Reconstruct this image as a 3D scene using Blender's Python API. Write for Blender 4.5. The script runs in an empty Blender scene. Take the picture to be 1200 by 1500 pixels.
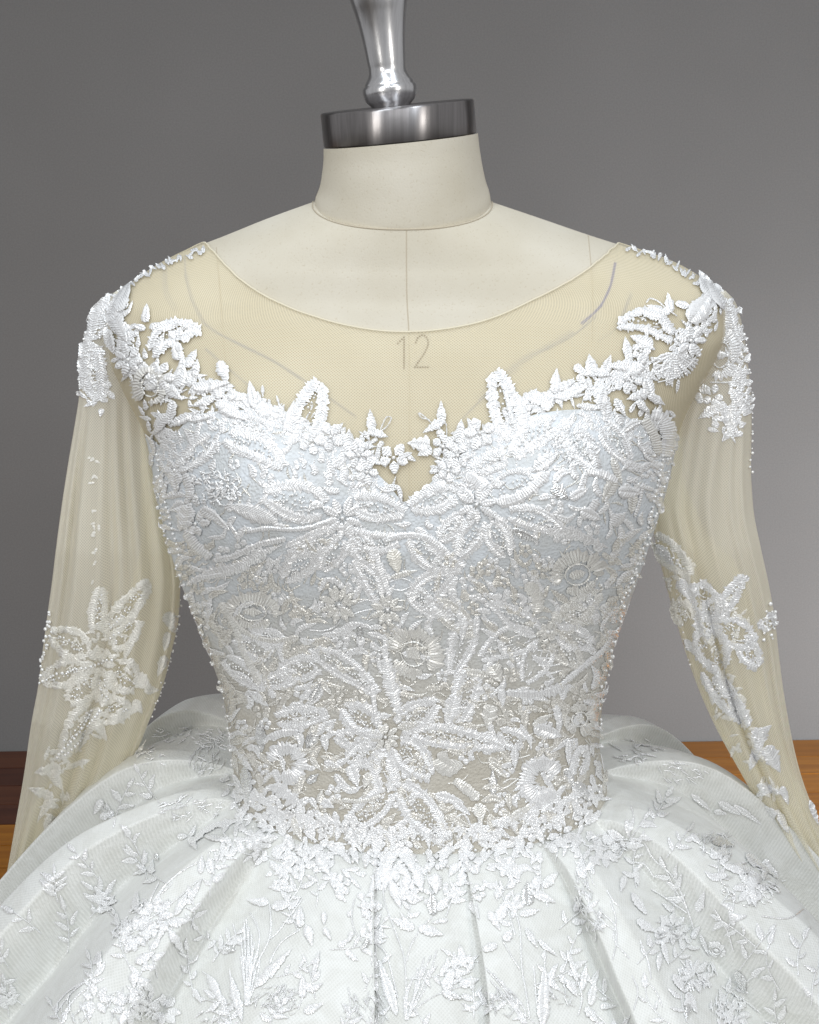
import bpy, math
import numpy as np
from mathutils import Vector
from mathutils.bvhtree import BVHTree

RNG = np.random.RandomState(11)
S = bpy.context.scene
C = S.collection
rad = math.radians

# ------------------------------------------------------------------ camera
F = 2600.0                      # focal length in pixels of a 1200 px wide frame
PITCH = rad(12.0)
CAM = np.array([0.0, -1.28, 1.55])
RIGHT = np.array([1.0, 0, 0])
UP = np.array([0, math.sin(PITCH), math.cos(PITCH)])
FWD = np.array([0, math.cos(PITCH), -math.sin(PITCH)])
cd = bpy.data.cameras.new('camera')
cd.sensor_fit = 'HORIZONTAL'; cd.sensor_width = 36.0; cd.lens = 36.0 * F / 1200.0
cd.clip_end = 60.0; cd.clip_start = 0.05
co = bpy.data.objects.new('camera', cd); C.objects.link(co)
co.location = CAM; co.rotation_euler = (math.pi / 2 - PITCH, 0, 0)
S.camera = co

# ------------------------------------------------------------------ light
W = bpy.data.worlds.new('World'); S.world = W; W.use_nodes = True
bg = W.node_tree.nodes['Background']
bg.inputs['Color'].default_value = (0.68, 0.68, 0.69, 1); bg.inputs['Strength'].default_value = 0.56

def area(name, loc, target, sx, sy, power, col):
    l = bpy.data.lights.new(name, 'AREA'); l.shape = 'RECTANGLE'
    l.size = sx; l.size_y = sy; l.energy = power; l.color = col
    o = bpy.data.objects.new(name, l); C.objects.link(o); o.location = loc
    d = Vector(target) - Vector(loc)
    o.rotation_euler = d.to_track_quat('-Z', 'Y').to_euler()
    return o

# ceiling tubes of the work room and two added, unseen fill lights behind the camera
area('ceiling_tube', (-0.55, -0.75, 2.75), (-0.1, 0.0, 1.2), 0.10, 1.4, 8.3, (0.85, 0.93, 1.0))
area('ceiling_tube', (0.45, -0.85, 2.75), (0.1, 0.0, 1.2), 0.10, 1.4, 8.3, (0.85, 0.93, 1.0))
area('ceiling_tube', (0.0, -2.6, 2.75), (0.0, 0.0, 1.1), 1.6, 0.10, 11.0, (0.94, 0.97, 1.0))
area('front_fill', (-1.35, -2.1, 1.75), (0.0, 0.0, 1.15), 0.45, 0.9, 9.5, (1.0, 0.965, 0.91))
area('front_fill', (1.45, -2.0, 1.85), (0.0, 0.0, 1.15), 0.35, 0.9, 9.0, (1.0, 0.97, 0.92))
area('wall_wash_fill', (1.70, 1.9, 0.40), (0.75, 3.1, 0.55), 0.6, 0.6, 24.0, (0.96, 0.98, 1.0))  # added out of frame to brighten the lower right of the wall
area('wall_wash_fill', (-1.7, 1.3, 1.25), (-0.6, 3.1, 1.0), 0.6, 0.6, 5.0, (1.0, 0.98, 0.95))  # weaker added wash for the left of the wall
S.view_settings.view_transform = 'Standard'
S.view_settings.look = 'None'
S.view_settings.exposure = 0.14
S.view_settings.gamma = 1.0
S.cycles.max_bounces = 10
S.cycles.transparent_max_bounces = 24

# ------------------------------------------------------------------ helpers
def ray_dir(px, py):
    px = np.asarray(px, float); py = np.asarray(py, float)
    return FWD + ((px - 600) / F)[..., None] * RIGHT - ((py - 750) / F)[..., None] * UP

def at(px, py, Y=0.0):
    """the world point seen at (px, py) on the plane y = Y"""
    d = ray_dir(px, py)
    t = (np.asarray(Y, float) - CAM[1]) / d[..., 1]
    return CAM + d * t[..., None]

def proj(P):
    v = np.asarray(P) - CAM
    d = v @ FWD
    return 600 + F * (v @ RIGHT) / d, 750 - F * (v @ UP) / d

def pchip(xs, ys):
    xs = np.asarray(xs, float); ys = np.asarray(ys, float)
    h = np.diff(xs); dl = np.diff(ys) / h
    m = np.zeros_like(ys); m[0] = dl[0]; m[-1] = dl[-1]
    for i in range(1, len(xs) - 1):
        if dl[i - 1] * dl[i] > 0:
            w1 = 2 * h[i] + h[i - 1]; w2 = h[i] + 2 * h[i - 1]
            m[i] = (w1 + w2) / (w1 / dl[i - 1] + w2 / dl[i])
    def f(x):
        x = np.clip(np.asarray(x, float), xs[0], xs[-1])
        i = np.clip(np.searchsorted(xs, x) - 1, 0, len(xs) - 2)
        t = (x - xs[i]) / h[i]
        return ((1 + 2 * t) * (1 - t) ** 2 * ys[i] + t * (1 - t) ** 2 * h[i] * m[i]
                + t * t * (3 - 2 * t) * ys[i + 1] + t * t * (t - 1) * h[i] * m[i + 1])
    return f

def mk(name, V, Q, mat, parent=None, smooth=False, uv=None, kind=None):
    V = np.asarray(V, np.float32).reshape(-1, 3); Q = np.asarray(Q, np.int32).reshape(-1, 4)
    me = bpy.data.meshes.new(name)
    me.vertices.add(len(V)); me.vertices.foreach_set('co', V.ravel())
    me.loops.add(Q.size); me.loops.foreach_set('vertex_index', Q.ravel())
    me.polygons.add(len(Q)); me.polygons.foreach_set('loop_start', np.arange(0, Q.size, 4, dtype=np.int32))
    if uv is not None:
        l = me.uv_layers.new(name='UVMap')
        l.data.foreach_set('uv', np.asarray(uv, np.float32).reshape(-1, 2)[Q.ravel()].ravel())
    me.update(calc_edges=True)
    me.polygons.foreach_set('use_smooth', np.full(len(Q), smooth))
    me.materials.append(mat)
    o = bpy.data.objects.new(name, me); C.objects.link(o)
    if parent: o.parent = parent
    if kind: o['kind'] = kind
    return o

def grid_quads(nr, nc, wrap=False):
    r, c = np.meshgrid(np.arange(nr - 1), np.arange(nc if wrap else nc - 1), indexing='ij')
    c2 = (c + 1) % nc
    return np.stack([r * nc + c, r * nc + c2, (r + 1) * nc + c2, (r + 1) * nc + c], -1).reshape(-1, 4)

def join(parts):
    Vs, Qs, n = [], [], 0
    for V, Q in parts:
        Vs.append(V); Qs.append(Q + n); n += len(V)
    return np.concatenate(Vs), np.concatenate(Qs)

# ------------------------------------------------------------------ materials
def new_mat(name):
    m = bpy.data.materials.new(name); m.use_nodes = True
    nt = m.node_tree
    return m, nt, nt.nodes['Principled BSDF'], nt.nodes['Material Output']

def N(nt, t, **kw):
    n = nt.nodes.new(t)
    for k, v in kw.items():
        if k.startswith('i_'): n.inputs[k[2:].replace('_', ' ')].default_value = v
        else: setattr(n, k, v)
    return n

def ramp(nt, src, p0, c0, p1, c1):
    r = N(nt, 'ShaderNodeValToRGB')
    r.color_ramp.elements[0].position = p0; r.color_ramp.elements[0].color = (*c0, 1)
    r.color_ramp.elements[1].position = p1; r.color_ramp.elements[1].color = (*c1, 1)
    nt.links.new(src, r.inputs[0]); return r

def canvas_mat():
    m, nt, b, out = new_mat('canvas')
    tc = N(nt, 'ShaderNodeTexCoord')
    n1 = N(nt, 'ShaderNodeTexNoise', i_Scale=16.0, i_Detail=6.0); nt.links.new(tc.outputs['Object'], n1.inputs['Vector'])
    r1 = ramp(nt, n1.outputs['Fac'], 0.35, (0.58, 0.535, 0.435), 0.7, (0.64, 0.60, 0.51))
    n2 = N(nt, 'ShaderNodeTexNoise', i_Scale=700.0, i_Detail=3.0); nt.links.new(tc.outputs['Object'], n2.inputs['Vector'])
    r2 = ramp(nt, n2.outputs['Fac'], 0.27, (0.84, 0.80, 0.74), 0.40, (1, 1, 1))
    mx = N(nt, 'ShaderNodeMix', data_type='RGBA', blend_type='MULTIPLY'); mx.inputs[0].default_value = 0.8
    nt.links.new(r1.outputs[0], mx.inputs[6]); nt.links.new(r2.outputs[0], mx.inputs[7])
    nt.links.new(mx.outputs[2], b.inputs['Base Color'])
    b.inputs['Roughness'].default_value = 0.8; b.inputs['Specular IOR Level'].default_value = 0.25
    bp = N(nt, 'ShaderNodeBump', i_Strength=0.25, i_Distance=0.0006)
    nt.links.new(n2.outputs['Fac'], bp.inputs['Height']); nt.links.new(bp.outputs[0], b.inputs['Normal'])
    return m

def plain(name, col, rough=0.6, metal=0.0, spec=0.5):
    m, nt, b, out = new_mat(name)
    b.inputs['Base Color'].default_value = (*col, 1); b.inputs['Roughness'].default_value = rough
    b.inputs['Metallic'].default_value = metal; b.inputs['Specular IOR Level'].default_value = spec
    return m

def brushed(name, col, rough, streak_axis):
    m, nt, b, out = new_mat(name)
    tc = N(nt, 'ShaderNodeTexCoord'); mp = N(nt, 'ShaderNodeMapping'); mp.inputs['Scale'].default_value = streak_axis
    nt.links.new(tc.outputs['Object'], mp.inputs[0])
    n = N(nt, 'ShaderNodeTexNoise', i_Scale=1.0, i_Detail=4.0); nt.links.new(mp.outputs[0], n.inputs['Vector'])
    r = ramp(nt, n.outputs['Fac'], 0.3, tuple(c * 0.75 for c in col), 0.7, col)
    nt.links.new(r.outputs[0], b.inputs['Base Color'])
    b.inputs['Metallic'].default_value = 1.0; b.inputs['Roughness'].default_value = rough
    bp = N(nt, 'ShaderNodeBump', i_Strength=0.12, i_Distance=0.0004)
    nt.links.new(n.outputs['Fac'], bp.inputs['Height']); nt.links.new(bp.outputs[0], b.inputs['Normal'])
    return m

def tulle(name, col, a_lo, a_hi, period=0.0021, edge=0.25):
    """fine diamond net: threads more opaque than the holes between them"""
    m, nt, b, out = new_mat(name)
    uv = N(nt, 'ShaderNodeUVMap'); sp = N(nt, 'ShaderNodeSeparateXYZ'); nt.links.new(uv.outputs[0], sp.inputs[0])
    def math_(op, a, bb=None):
        n = N(nt, 'ShaderNodeMath', operation=op)
        for i, v in enumerate((a, bb)):
            if v is None: continue
            if isinstance(v, (int, float)): n.inputs[i].default_value = v
            else: nt.links.new(v, n.inputs[i])
        return n.outputs[0]
    k = math.pi / period
    p = math_('ABSOLUTE', math_('SINE', math_('MULTIPLY', math_('ADD', sp.outputs[0], sp.outputs[1]), k)))
    q = math_('ABSOLUTE', math_('SINE', math_('MULTIPLY', math_('SUBTRACT', sp.outputs[0], sp.outputs[1]), k)))
    mn = math_('MINIMUM', p, q)
    mr = N(nt, 'ShaderNodeMapRange'); mr.inputs['From Min'].default_value = 0.15; mr.inputs['From Max'].default_value = 0.75
    mr.inputs['To Min'].default_value = a_hi; mr.inputs['To Max'].default_value = a_lo
    nt.links.new(mn, mr.inputs['Value'])
    lw = N(nt, 'ShaderNodeLayerWeight', i_Blend=0.35)
    al = math_('MINIMUM', math_('ADD', mr.outputs[0], math_('MULTIPLY', lw.outputs['Facing'], edge)), 0.96)
    b.inputs['Base Color'].default_value = (*col, 1); b.inputs['Roughness'].default_value = 0.6
    b.inputs['Specular IOR Level'].default_value = 0.3
    nt.links.new(al, b.inputs['Alpha'])
    tl = N(nt, 'ShaderNodeBsdfTranslucent'); tl.inputs['Color'].default_value = (*col, 1)
    tr = N(nt, 'ShaderNodeBsdfTransparent')
    m2 = N(nt, 'ShaderNodeMixShader'); nt.links.new(al, m2.inputs[0]); nt.links.new(tr.outputs[0], m2.inputs[1]); nt.links.new(tl.outputs[0], m2.inputs[2])
    m1 = N(nt, 'ShaderNodeMixShader'); m1.inputs[0].default_value = 0.4
    nt.links.new(b.outputs[0], m1.inputs[1]); nt.links.new(m2.outputs[0], m1.inputs[2])
    nt.links.new(m1.outputs[0], out.inputs['Surface'])
    return m

def thread_mat(name, col, rough=0.22, metal=0.15, coat=0.0):
    m, nt, b, out = new_mat(name)
    tc = N(nt, 'ShaderNodeTexCoord')
    n = N(nt, 'ShaderNodeTexNoise', i_Scale=900.0, i_Detail=2.0); nt.links.new(tc.outputs['Object'], n.inputs['Vector'])
    r = ramp(nt, n.outputs['Fac'], 0.3, tuple(c * 0.86 for c in col), 0.65, col)
    nt.links.new(r.outputs[0], b.inputs['Base Color'])
    b.inputs['Roughness'].default_value = rough; b.inputs['Metallic'].default_value = metal
    b.inputs['Specular IOR Level'].default_value = 1.0
    b.inputs['Coat Weight'].default_value = 0.6; b.inputs['Coat Roughness'].default_value = 0.14; b.inputs['Coat IOR'].default_value = 1.7
    bp = N(nt, 'ShaderNodeBump', i_Strength=0.5, i_Distance=0.0006)
    nt.links.new(n.outputs['Fac'], bp.inputs['Height']); nt.links.new(bp.outputs[0], b.inputs['Normal'])
    return m

def bodice_mat():
    """white cups, below them ivory net over nude lining"""
    m, nt, b, out = new_mat('bodice_net')
    uv = N(nt, 'ShaderNodeUVMap'); sp = N(nt, 'ShaderNodeSeparateXYZ'); nt.links.new(uv.outputs[0], sp.inputs[0])
    tc = N(nt, 'ShaderNodeTexCoord')
    n = N(nt, 'ShaderNodeTexNoise', i_Scale=22.0, i_Detail=4.0); nt.links.new(tc.outputs['Object'], n.inputs['Vector'])
    ad = N(nt, 'ShaderNodeMath', operation='MULTIPLY_ADD'); ad.inputs[1].default_value = 0.06; nt.links.new(n.outputs['Fac'], ad.inputs[0])
    nt.links.new(sp.outputs[1], ad.inputs[2])
    r = ramp(nt, ad.outputs[0], 0.28, (0.76, 0.805, 0.85), 0.39, (0.63, 0.605, 0.54))
    n2 = N(nt, 'ShaderNodeTexNoise', i_Scale=60.0, i_Detail=5.0); nt.links.new(tc.outputs['Object'], n2.inputs['Vector'])
    r2 = ramp(nt, n2.outputs['Fac'], 0.3, (0.86, 0.84, 0.80), 0.7, (1, 1, 1))
    mx = N(nt, 'ShaderNodeMix', data_type='RGBA', blend_type='MULTIPLY'); mx.inputs[0].default_value = 1.0
    nt.links.new(r.outputs[0], mx.inputs[6]); nt.links.new(r2.outputs[0], mx.inputs[7])
    nt.links.new(mx.outputs[2], b.inputs['Base Color'])
    n3 = N(nt, 'ShaderNodeTexVoronoi', i_Scale=520.0, feature='SMOOTH_F1'); nt.links.new(tc.outputs['Object'], n3.inputs['Vector'])
    bp = N(nt, 'ShaderNodeBump', i_Strength=0.7, i_Distance=0.0009)
    nt.links.new(n3.outputs['Distance'], bp.inputs['Height']); nt.links.new(bp.outputs[0], b.inputs['Normal'])
    b.inputs['Roughness'].default_value = 0.55
    return m

def skirt_mat():
    m, nt, b, out = new_mat('skirt_net')
    tc = N(nt, 'ShaderNodeTexCoord')
    n = N(nt, 'ShaderNodeTexNoise', i_Scale=38.0, i_Detail=6.0, i_Distortion=1.6); nt.links.new(tc.outputs['Object'], n.inputs['Vector'])
    r = ramp(nt, n.outputs['Fac'], 0.38, (0.79, 0.795, 0.765), 0.62, (0.86, 0.87, 0.85))
    uv = N(nt, 'ShaderNodeUVMap'); sp = N(nt, 'ShaderNodeSeparateXYZ'); nt.links.new(uv.outputs[0], sp.inputs[0])
    def mth(op, a, bb=None):
        q = N(nt, 'ShaderNodeMath', operation=op)
        for i, v_ in enumerate((a, bb)):
            if v_ is None: continue
            if isinstance(v_, (int, float)): q.inputs[i].default_value = v_
            else: nt.links.new(v_, q.inputs[i])
        return q.outputs[0]
    k = math.pi / 0.0030
    pa = mth('ABSOLUTE', mth('SINE', mth('MULTIPLY', mth('ADD', sp.outputs[0], sp.outputs[1]), k)))
    pb = mth('ABSOLUTE', mth('SINE', mth('MULTIPLY', mth('SUBTRACT', sp.outputs[0], sp.outputs[1]), k)))
    nr_ = ramp(nt, mth('MINIMUM', pa, pb), 0.10, (1.0, 1.0, 1.0), 0.75, (0.89, 0.895, 0.885))
    mx = N(nt, 'ShaderNodeMix', data_type='RGBA', blend_type='MULTIPLY'); mx.inputs[0].default_value = 1.0
    nt.links.new(r.outputs[0], mx.inputs[6]); nt.links.new(nr_.outputs[0], mx.inputs[7])
    nt.links.new(mx.outputs[2], b.inputs['Base Color'])
    b.inputs['Roughness'].default_value = 0.5; b.inputs['Sheen Weight'].default_value = 0.15
    v = N(nt, 'ShaderNodeTexVoronoi', i_Scale=480.0); nt.links.new(tc.outputs['Object'], v.inputs['Vector'])
    bp = N(nt, 'ShaderNodeBump', i_Strength=0.35, i_Distance=0.0007)
    nt.links.new(v.outputs['Distance'], bp.inputs['Height']); nt.links.new(bp.outputs[0], b.inputs['Normal'])
    return m

def wood_mat(name, c0, c1):
    m, nt, b, out = new_mat(name)
    tc = N(nt, 'ShaderNodeTexCoord'); mp = N(nt, 'ShaderNodeMapping'); mp.inputs['Scale'].default_value = (2.0, 26.0, 26.0)
    nt.links.new(tc.outputs['Object'], mp.inputs[0])
    n = N(nt, 'ShaderNodeTexNoise', i_Scale=1.4, i_Detail=7.0, i_Distortion=0.6); nt.links.new(mp.outputs[0], n.inputs['Vector'])
    r = ramp(nt, n.outputs['Fac'], 0.3, c0, 0.7, c1); nt.links.new(r.outputs[0], b.inputs['Base Color'])
    b.inputs['Roughness'].default_value = 0.4
    return m

def wall_mat():
    m, nt, b, out = new_mat('wall_paint')
    tc = N(nt, 'ShaderNodeTexCoord')
    n = N(nt, 'ShaderNodeTexNoise', i_Scale=1.3, i_Detail=3.0); nt.links.new(tc.outputs['Object'], n.inputs['Vector'])
    r = ramp(nt, n.outputs['Fac'], 0.3, (0.190, 0.189, 0.188), 0.7, (0.218, 0.217, 0.217))
    n2 = N(nt, 'ShaderNodeTexNoise', i_Scale=260.0, i_Detail=2.0); nt.links.new(tc.outputs['Object'], n2.inputs['Vector'])
    r2 = ramp(nt, n2.outputs['Fac'], 0.3, (0.88, 0.88, 0.88), 0.7, (1, 1, 1))
    mx = N(nt, 'ShaderNodeMix', data_type='RGBA', blend_type='MULTIPLY'); mx.inputs[0].default_value = 1.0
    nt.links.new(r.outputs[0], mx.inputs[6]); nt.links.new(r2.outputs[0], mx.inputs[7])
    nt.links.new(mx.outputs[2], b.inputs['Base Color']); b.inputs['Roughness'].default_value = 0.9
    return m

M_CANVAS = canvas_mat()
M_CAP = brushed('brushed_steel', (0.34, 0.325, 0.325), 0.32, (420, 420, 10))
_b = M_CAP.node_tree.nodes['Principled BSDF']; _t = N(M_CAP.node_tree, 'ShaderNodeTangent', direction_type='RADIAL', axis='Z')
M_CAP.node_tree.links.new(_t.outputs[0], _b.inputs['Tangent']); _b.inputs['Anisotropic'].default_value = 0.85; _b.inputs['Anisotropic Rotation'].default_value = 0.25
M_POLISH = brushed('polished_alloy', (0.78, 0.78, 0.79), 0.25, (260, 260, 6))
M_SEAM = plain('seam_thread', (0.50, 0.44, 0.34), 0.9)
M_MARK = plain('brown_ink', (0.16, 0.10, 0.06), 0.9)
M_PENCIL = plain('grey_pencil', (0.42, 0.41, 0.42), 0.9)
M_INK = plain('blue_ink', (0.20, 0.20, 0.38), 0.9)
M_YOKE = tulle('nude_net', (0.94, 0.865, 0.655), 0.30, 0.52, edge=0.06)
M_SLEEVE = tulle('ivory_net', (0.99, 0.955, 0.835), 0.54, 0.76, edge=0.18)
M_LINING = tulle('cream_net', (1.0, 0.96, 0.78), 0.78, 0.92, edge=0.02)
M_BIND = plain('nude_binding', (0.72, 0.66, 0.51), 0.7)
M_BODICE = bodice_mat()
M_SKIRT = skirt_mat()
M_THREAD = thread_mat('white_satin_thread', (0.965, 0.97, 0.975))
M_SILVER = thread_mat('silvery_satin_thread', (0.86, 0.865, 0.86), 0.16, 0.55)
M_IVORY = thread_mat('ivory_satin_thread', (0.88, 0.87, 0.83))
M_FILL = thread_mat('ivory_filling_thread', (0.86, 0.84, 0.785), 0.24, 0.28)
M_SKT = thread_mat('skirt_satin_thread', (0.97, 0.975, 0.98), 0.20, 0.10)
M_SOFT = thread_mat('soft_ivory_thread', (0.92, 0.90, 0.83), 0.5, 0.0)
M_BEAD = plain('pearl_bead', (0.88, 0.88, 0.87), 0.12, 0.15, 0.9)
M_WALL = wall_mat()

# ------------------------------------------------------------------ setting
def empty(name, loc=(0, 0, 0)):
    o = bpy.data.objects.new(name, None); C.objects.link(o); o.location = loc; return o

def box(x0, x1, y0, y1, z0, z1, b=0.0):
    V = np.array([(x, y, z) for z in (z0, z1) for y in (y0, y1) for x in (x0, x1)], float)
    Q = np.array([(0, 2, 3, 1), (4, 5, 7, 6), (0, 1, 5, 4), (2, 6, 7, 3), (0, 4, 6, 2), (1, 3, 7, 5)])
    return V, Q

WY = 3.10; YAW = rad(2.4)
wall = mk('wall', *box(-5, 5, 0, 0.15, -0.05, 4.0), M_WALL); wall['kind'] = 'structure'
wall.location = (0, WY, 0); wall.rotation_euler = (0, 0, YAW)
M_SUB = plain('sub_floor', (0.05, 0.03, 0.015), 0.8)
floor = mk('floor', *box(-5, 5, -7.4, 0.1, -0.10, -0.022), M_SUB); floor['kind'] = 'structure'
floor.location = (0, WY, 0); floor.rotation_euler = (0, 0, YAW)
woods = [wood_mat('oak_a', (0.30, 0.105, 0.008), (0.43, 0.17, 0.014)), wood_mat('oak_b', (0.26, 0.09, 0.007), (0.39, 0.15, 0.012)),
         wood_mat('oak_c', (0.34, 0.125, 0.010), (0.46, 0.19, 0.018))]
darks = [wood_mat('dark_plank_a', (0.060, 0.016, 0.008), (0.10, 0.030, 0.013)), wood_mat('dark_plank_b', (0.085, 0.024, 0.010), (0.13, 0.042, 0.016))]  # darker tone for the planks of the far left rows
rp = np.random.RandomState(3)
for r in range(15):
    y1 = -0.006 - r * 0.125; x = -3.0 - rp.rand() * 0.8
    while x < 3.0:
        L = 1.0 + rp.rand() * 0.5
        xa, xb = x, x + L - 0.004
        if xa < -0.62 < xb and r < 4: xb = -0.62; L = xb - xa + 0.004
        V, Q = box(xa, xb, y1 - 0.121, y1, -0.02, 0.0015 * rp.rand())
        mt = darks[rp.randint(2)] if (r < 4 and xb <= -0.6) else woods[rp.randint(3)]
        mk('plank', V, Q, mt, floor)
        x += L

# ------------------------------------------------------------------ the body surface
LV = [295, 320, 345, 362, 385, 410, 440, 480, 520, 560, 600, 640, 690, 740, 790, 840, 900, 960, 1010, 1080, 1150, 1215]
XL = [461, 392, 330, 287, 240, 202, 170, 163, 166, 182, 203, 222, 232, 242, 254, 270, 293, 316, 332, 343, 349, 343]
XR = [718, 792, 865, 918, 985, 1028, 1058, 1058, 1044, 1022, 1000, 985, 974, 960, 944, 928, 906, 889, 879, 873, 884, 893]
BF = [.058, .0605, .063, .066, .070, .0755, .082, .091, .098, .104, .109, .113, .117, .118, .115, .110, .102, .096, .092, .089, .090, .096]
BB = [.058, .066, .072, .077, .083, .090, .097, .104, .108, .110, .110, .109, .107, .105, .103, .100, .096, .093, .091, .091, .094, .100]
TK = [.28, .28, .28, .27, .27, .22, .16, .10, .05, .02, 0, 0, 0, 0, 0, 0, 0, 0, 0, 0, 0, 0]
f_xl = pchip(LV, at(XL, LV)[:, 0]); f_xr = pchip(LV, at(XR, LV)[:, 0])
f_bf = pchip(LV, BF); f_bb = pchip(LV, BB); f_tk = pchip(LV, TK)
ZB = at(600, 715, -0.12)[2]

def body(th, v, off=0.0):
    """th: angle, 0 = front, pi/2 = right of the photograph; v: height as a pixel row"""
    th, v = np.broadcast_arrays(np.asarray(th, float), np.asarray(v, float))
    def raw(th, v):
        a = (f_xr(v) - f_xl(v)) / 2; cx = (f_xr(v) + f_xl(v)) / 2
        s, c = np.sin(th), np.cos(th)
        e = 2 / 2.25
        x = cx + a * np.sign(s) * np.abs(s) ** e
        b = np.where(c > 0, f_bf(v), f_bb(v))
        y = -b * np.sign(c) * np.abs(c) ** e
        z = at(np.full_like(v, 600.0), v)[..., 2] + f_tk(v) * np.minimum(y, 0)
        fr = np.clip(c, 0, 1) ** 0.5
        for xb in (-0.098, 0.103):
            g = np.exp(-(((x - xb) / 0.062) ** 2 + ((z - ZB) / 0.062) ** 2))
            y = y - 0.034 * g * fr
        return np.stack([x, y, z], -1)
    P = raw(th, v)
    if off:
        e = 1e-3
        A = raw(th + e, v) - raw(th - e, v); B = raw(th, np.minimum(v + 1, 1215)) - raw(th, np.maximum(v - 1, 295))
        n = np.cross(A, B); n /= np.linalg.norm(n, axis=-1, keepdims=True) + 1e-12
        o = P - np.stack([np.zeros_like(P[..., 0]), np.zeros_like(P[..., 0]), P[..., 2]], -1)
        sg = np.sign((n * o)[..., :2].sum(-1)); sg[sg == 0] = 1
        P = P + n * sg[..., None] * off
    return P

TH = np.linspace(-math.pi, math.pi, 320, endpoint=False)
VV = np.linspace(295, 1215, 260)
gT, gV = np.meshgrid(TH, VV)
BODY = body(gT, gV)
lip = BODY[0] * [0.93, 0.93, 1] - [0, 0, 0.002]
BODY = np.concatenate([lip[None], BODY])
BQ = grid_quads(len(VV) + 1, len(TH), True)

form = empty('dress_form', (0, 0, 0))
form['label'] = 'cream canvas dress form with a steel neck cap, standing inside the white gown'
form['category'] = 'dress form'
mk('torso', BODY.reshape(-1, 3), BQ, M_CANVAS, form, True)

# neck: tilted rings, its lower rim sinks into the chest
def ring(cx, cy, cz, a, bf, bb, kx, ky, n=96):
    t = np.linspace(-math.pi, math.pi, n, endpoint=False)
    x = a * np.sin(t); y = np.where(np.cos(t) > 0, -bf, -bb) * np.abs(np.cos(t)); 
    return np.stack([cx + x, cy + y, cz + kx * x + ky * np.minimum(y, 0)], -1)
NK = [(206, 587, 113, .050, .056, .098, .03), (222, 588, 114, .050, .056, .09, .06), (245, 589, 117, .0505, .057, .06, .14),
      (268, 590, 121.5, .0515, .0575, .035, .24), (286, 590, 127.6, .0535, .058, .02, .33), (300, 590, 129.5, .050, .056, .01, .33), (312, 590, 120, .044, .05, .01, .33)]
ni = np.linspace(0, 1, 40); kk = np.linspace(0, 1, len(NK)); NKa = np.array(NK)
cols = [pchip(kk, NKa[:, j])(ni) for j in range(7)]
neck = []
for i in range(40):
    p = at(cols[1][i], cols[0][i]); q = at(cols[1][i] + cols[2][i], cols[0][i])
    neck.append(ring(p[0], 0, p[2], q[0] - p[0], cols[3][i], cols[4][i], cols[5][i], cols[6][i]))
neck = np.array(neck)
mk('neck', neck.reshape(-1, 3), grid_quads(40, 96, True), M_CANVAS, form, True)

# steel cap and turned finial: lathes on tilted axes
def lathe(profile, base, axis, n=96):
    axis = np.array(axis, float); axis /= np.linalg.norm(axis)
    u = np.cross([0, 1, 0], axis); u /= np.linalg.norm(u); w = np.cross(axis, u)
    t = np.linspace(0, 2 * math.pi, n, endpoint=False)
    V = [np.array(base) + axis * h + r * (np.cos(t)[:, None] * u + np.sin(t)[:, None] * w) for r, h in profile]
    return np.array(V).reshape(-1, 3), grid_quads(len(profile), n, True)
pxm = 1.28 * math.cos(PITCH) / F
ca = np.array([-0.096, -0.035, 1.0]); ca /= np.linalg.norm(ca)
cb = at(586.5, 206)
Rc = 112.5 * pxm; Hc = 50 * pxm
V, Q = lathe([(0.0002, 0.0), (Rc * .97, 0.0), (Rc - .0006, .0003), (Rc, .0012), (Rc, Hc * .5), (Rc, Hc - .0014), (Rc - .0005, Hc - .0005), (Rc - .0016, Hc), (Rc * .6, Hc), (0.0002, Hc)], cb, ca)
mk('neck_cap', V, Q, M_CAP, form, True)
ct = cb + ca * Hc
ct[0] = at(573.5, 150)[0]
fa = np.array([-0.115, 0.01, 1.0])
fp = [(26, -4), (30, 2), (35.5, 8), (38.6, 16), (39.6, 22), (39.4, 26), (37, 29.5), (35.6, 31), (35.3, 33), (33.5, 36), (30, 41), (27.5, 47), (26.8, 53), (27.8, 62), (30, 85), (33, 108),
      (37, 130), (41.5, 150), (45, 170), (46.5, 190), (44, 210), (36, 225), (0.5, 228)]
fi = np.linspace(0, 1, 90); fk = np.linspace(0, 1, len(fp)); fpa = np.array(fp)
prof = list(zip(pchip(fk, fpa[:, 0])(fi) * pxm, pchip(fk, fpa[:, 1])(fi) * pxm))
V, Q = lathe(prof, ct, fa)
mk('finial', V, Q, M_POLISH, form, True)

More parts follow.
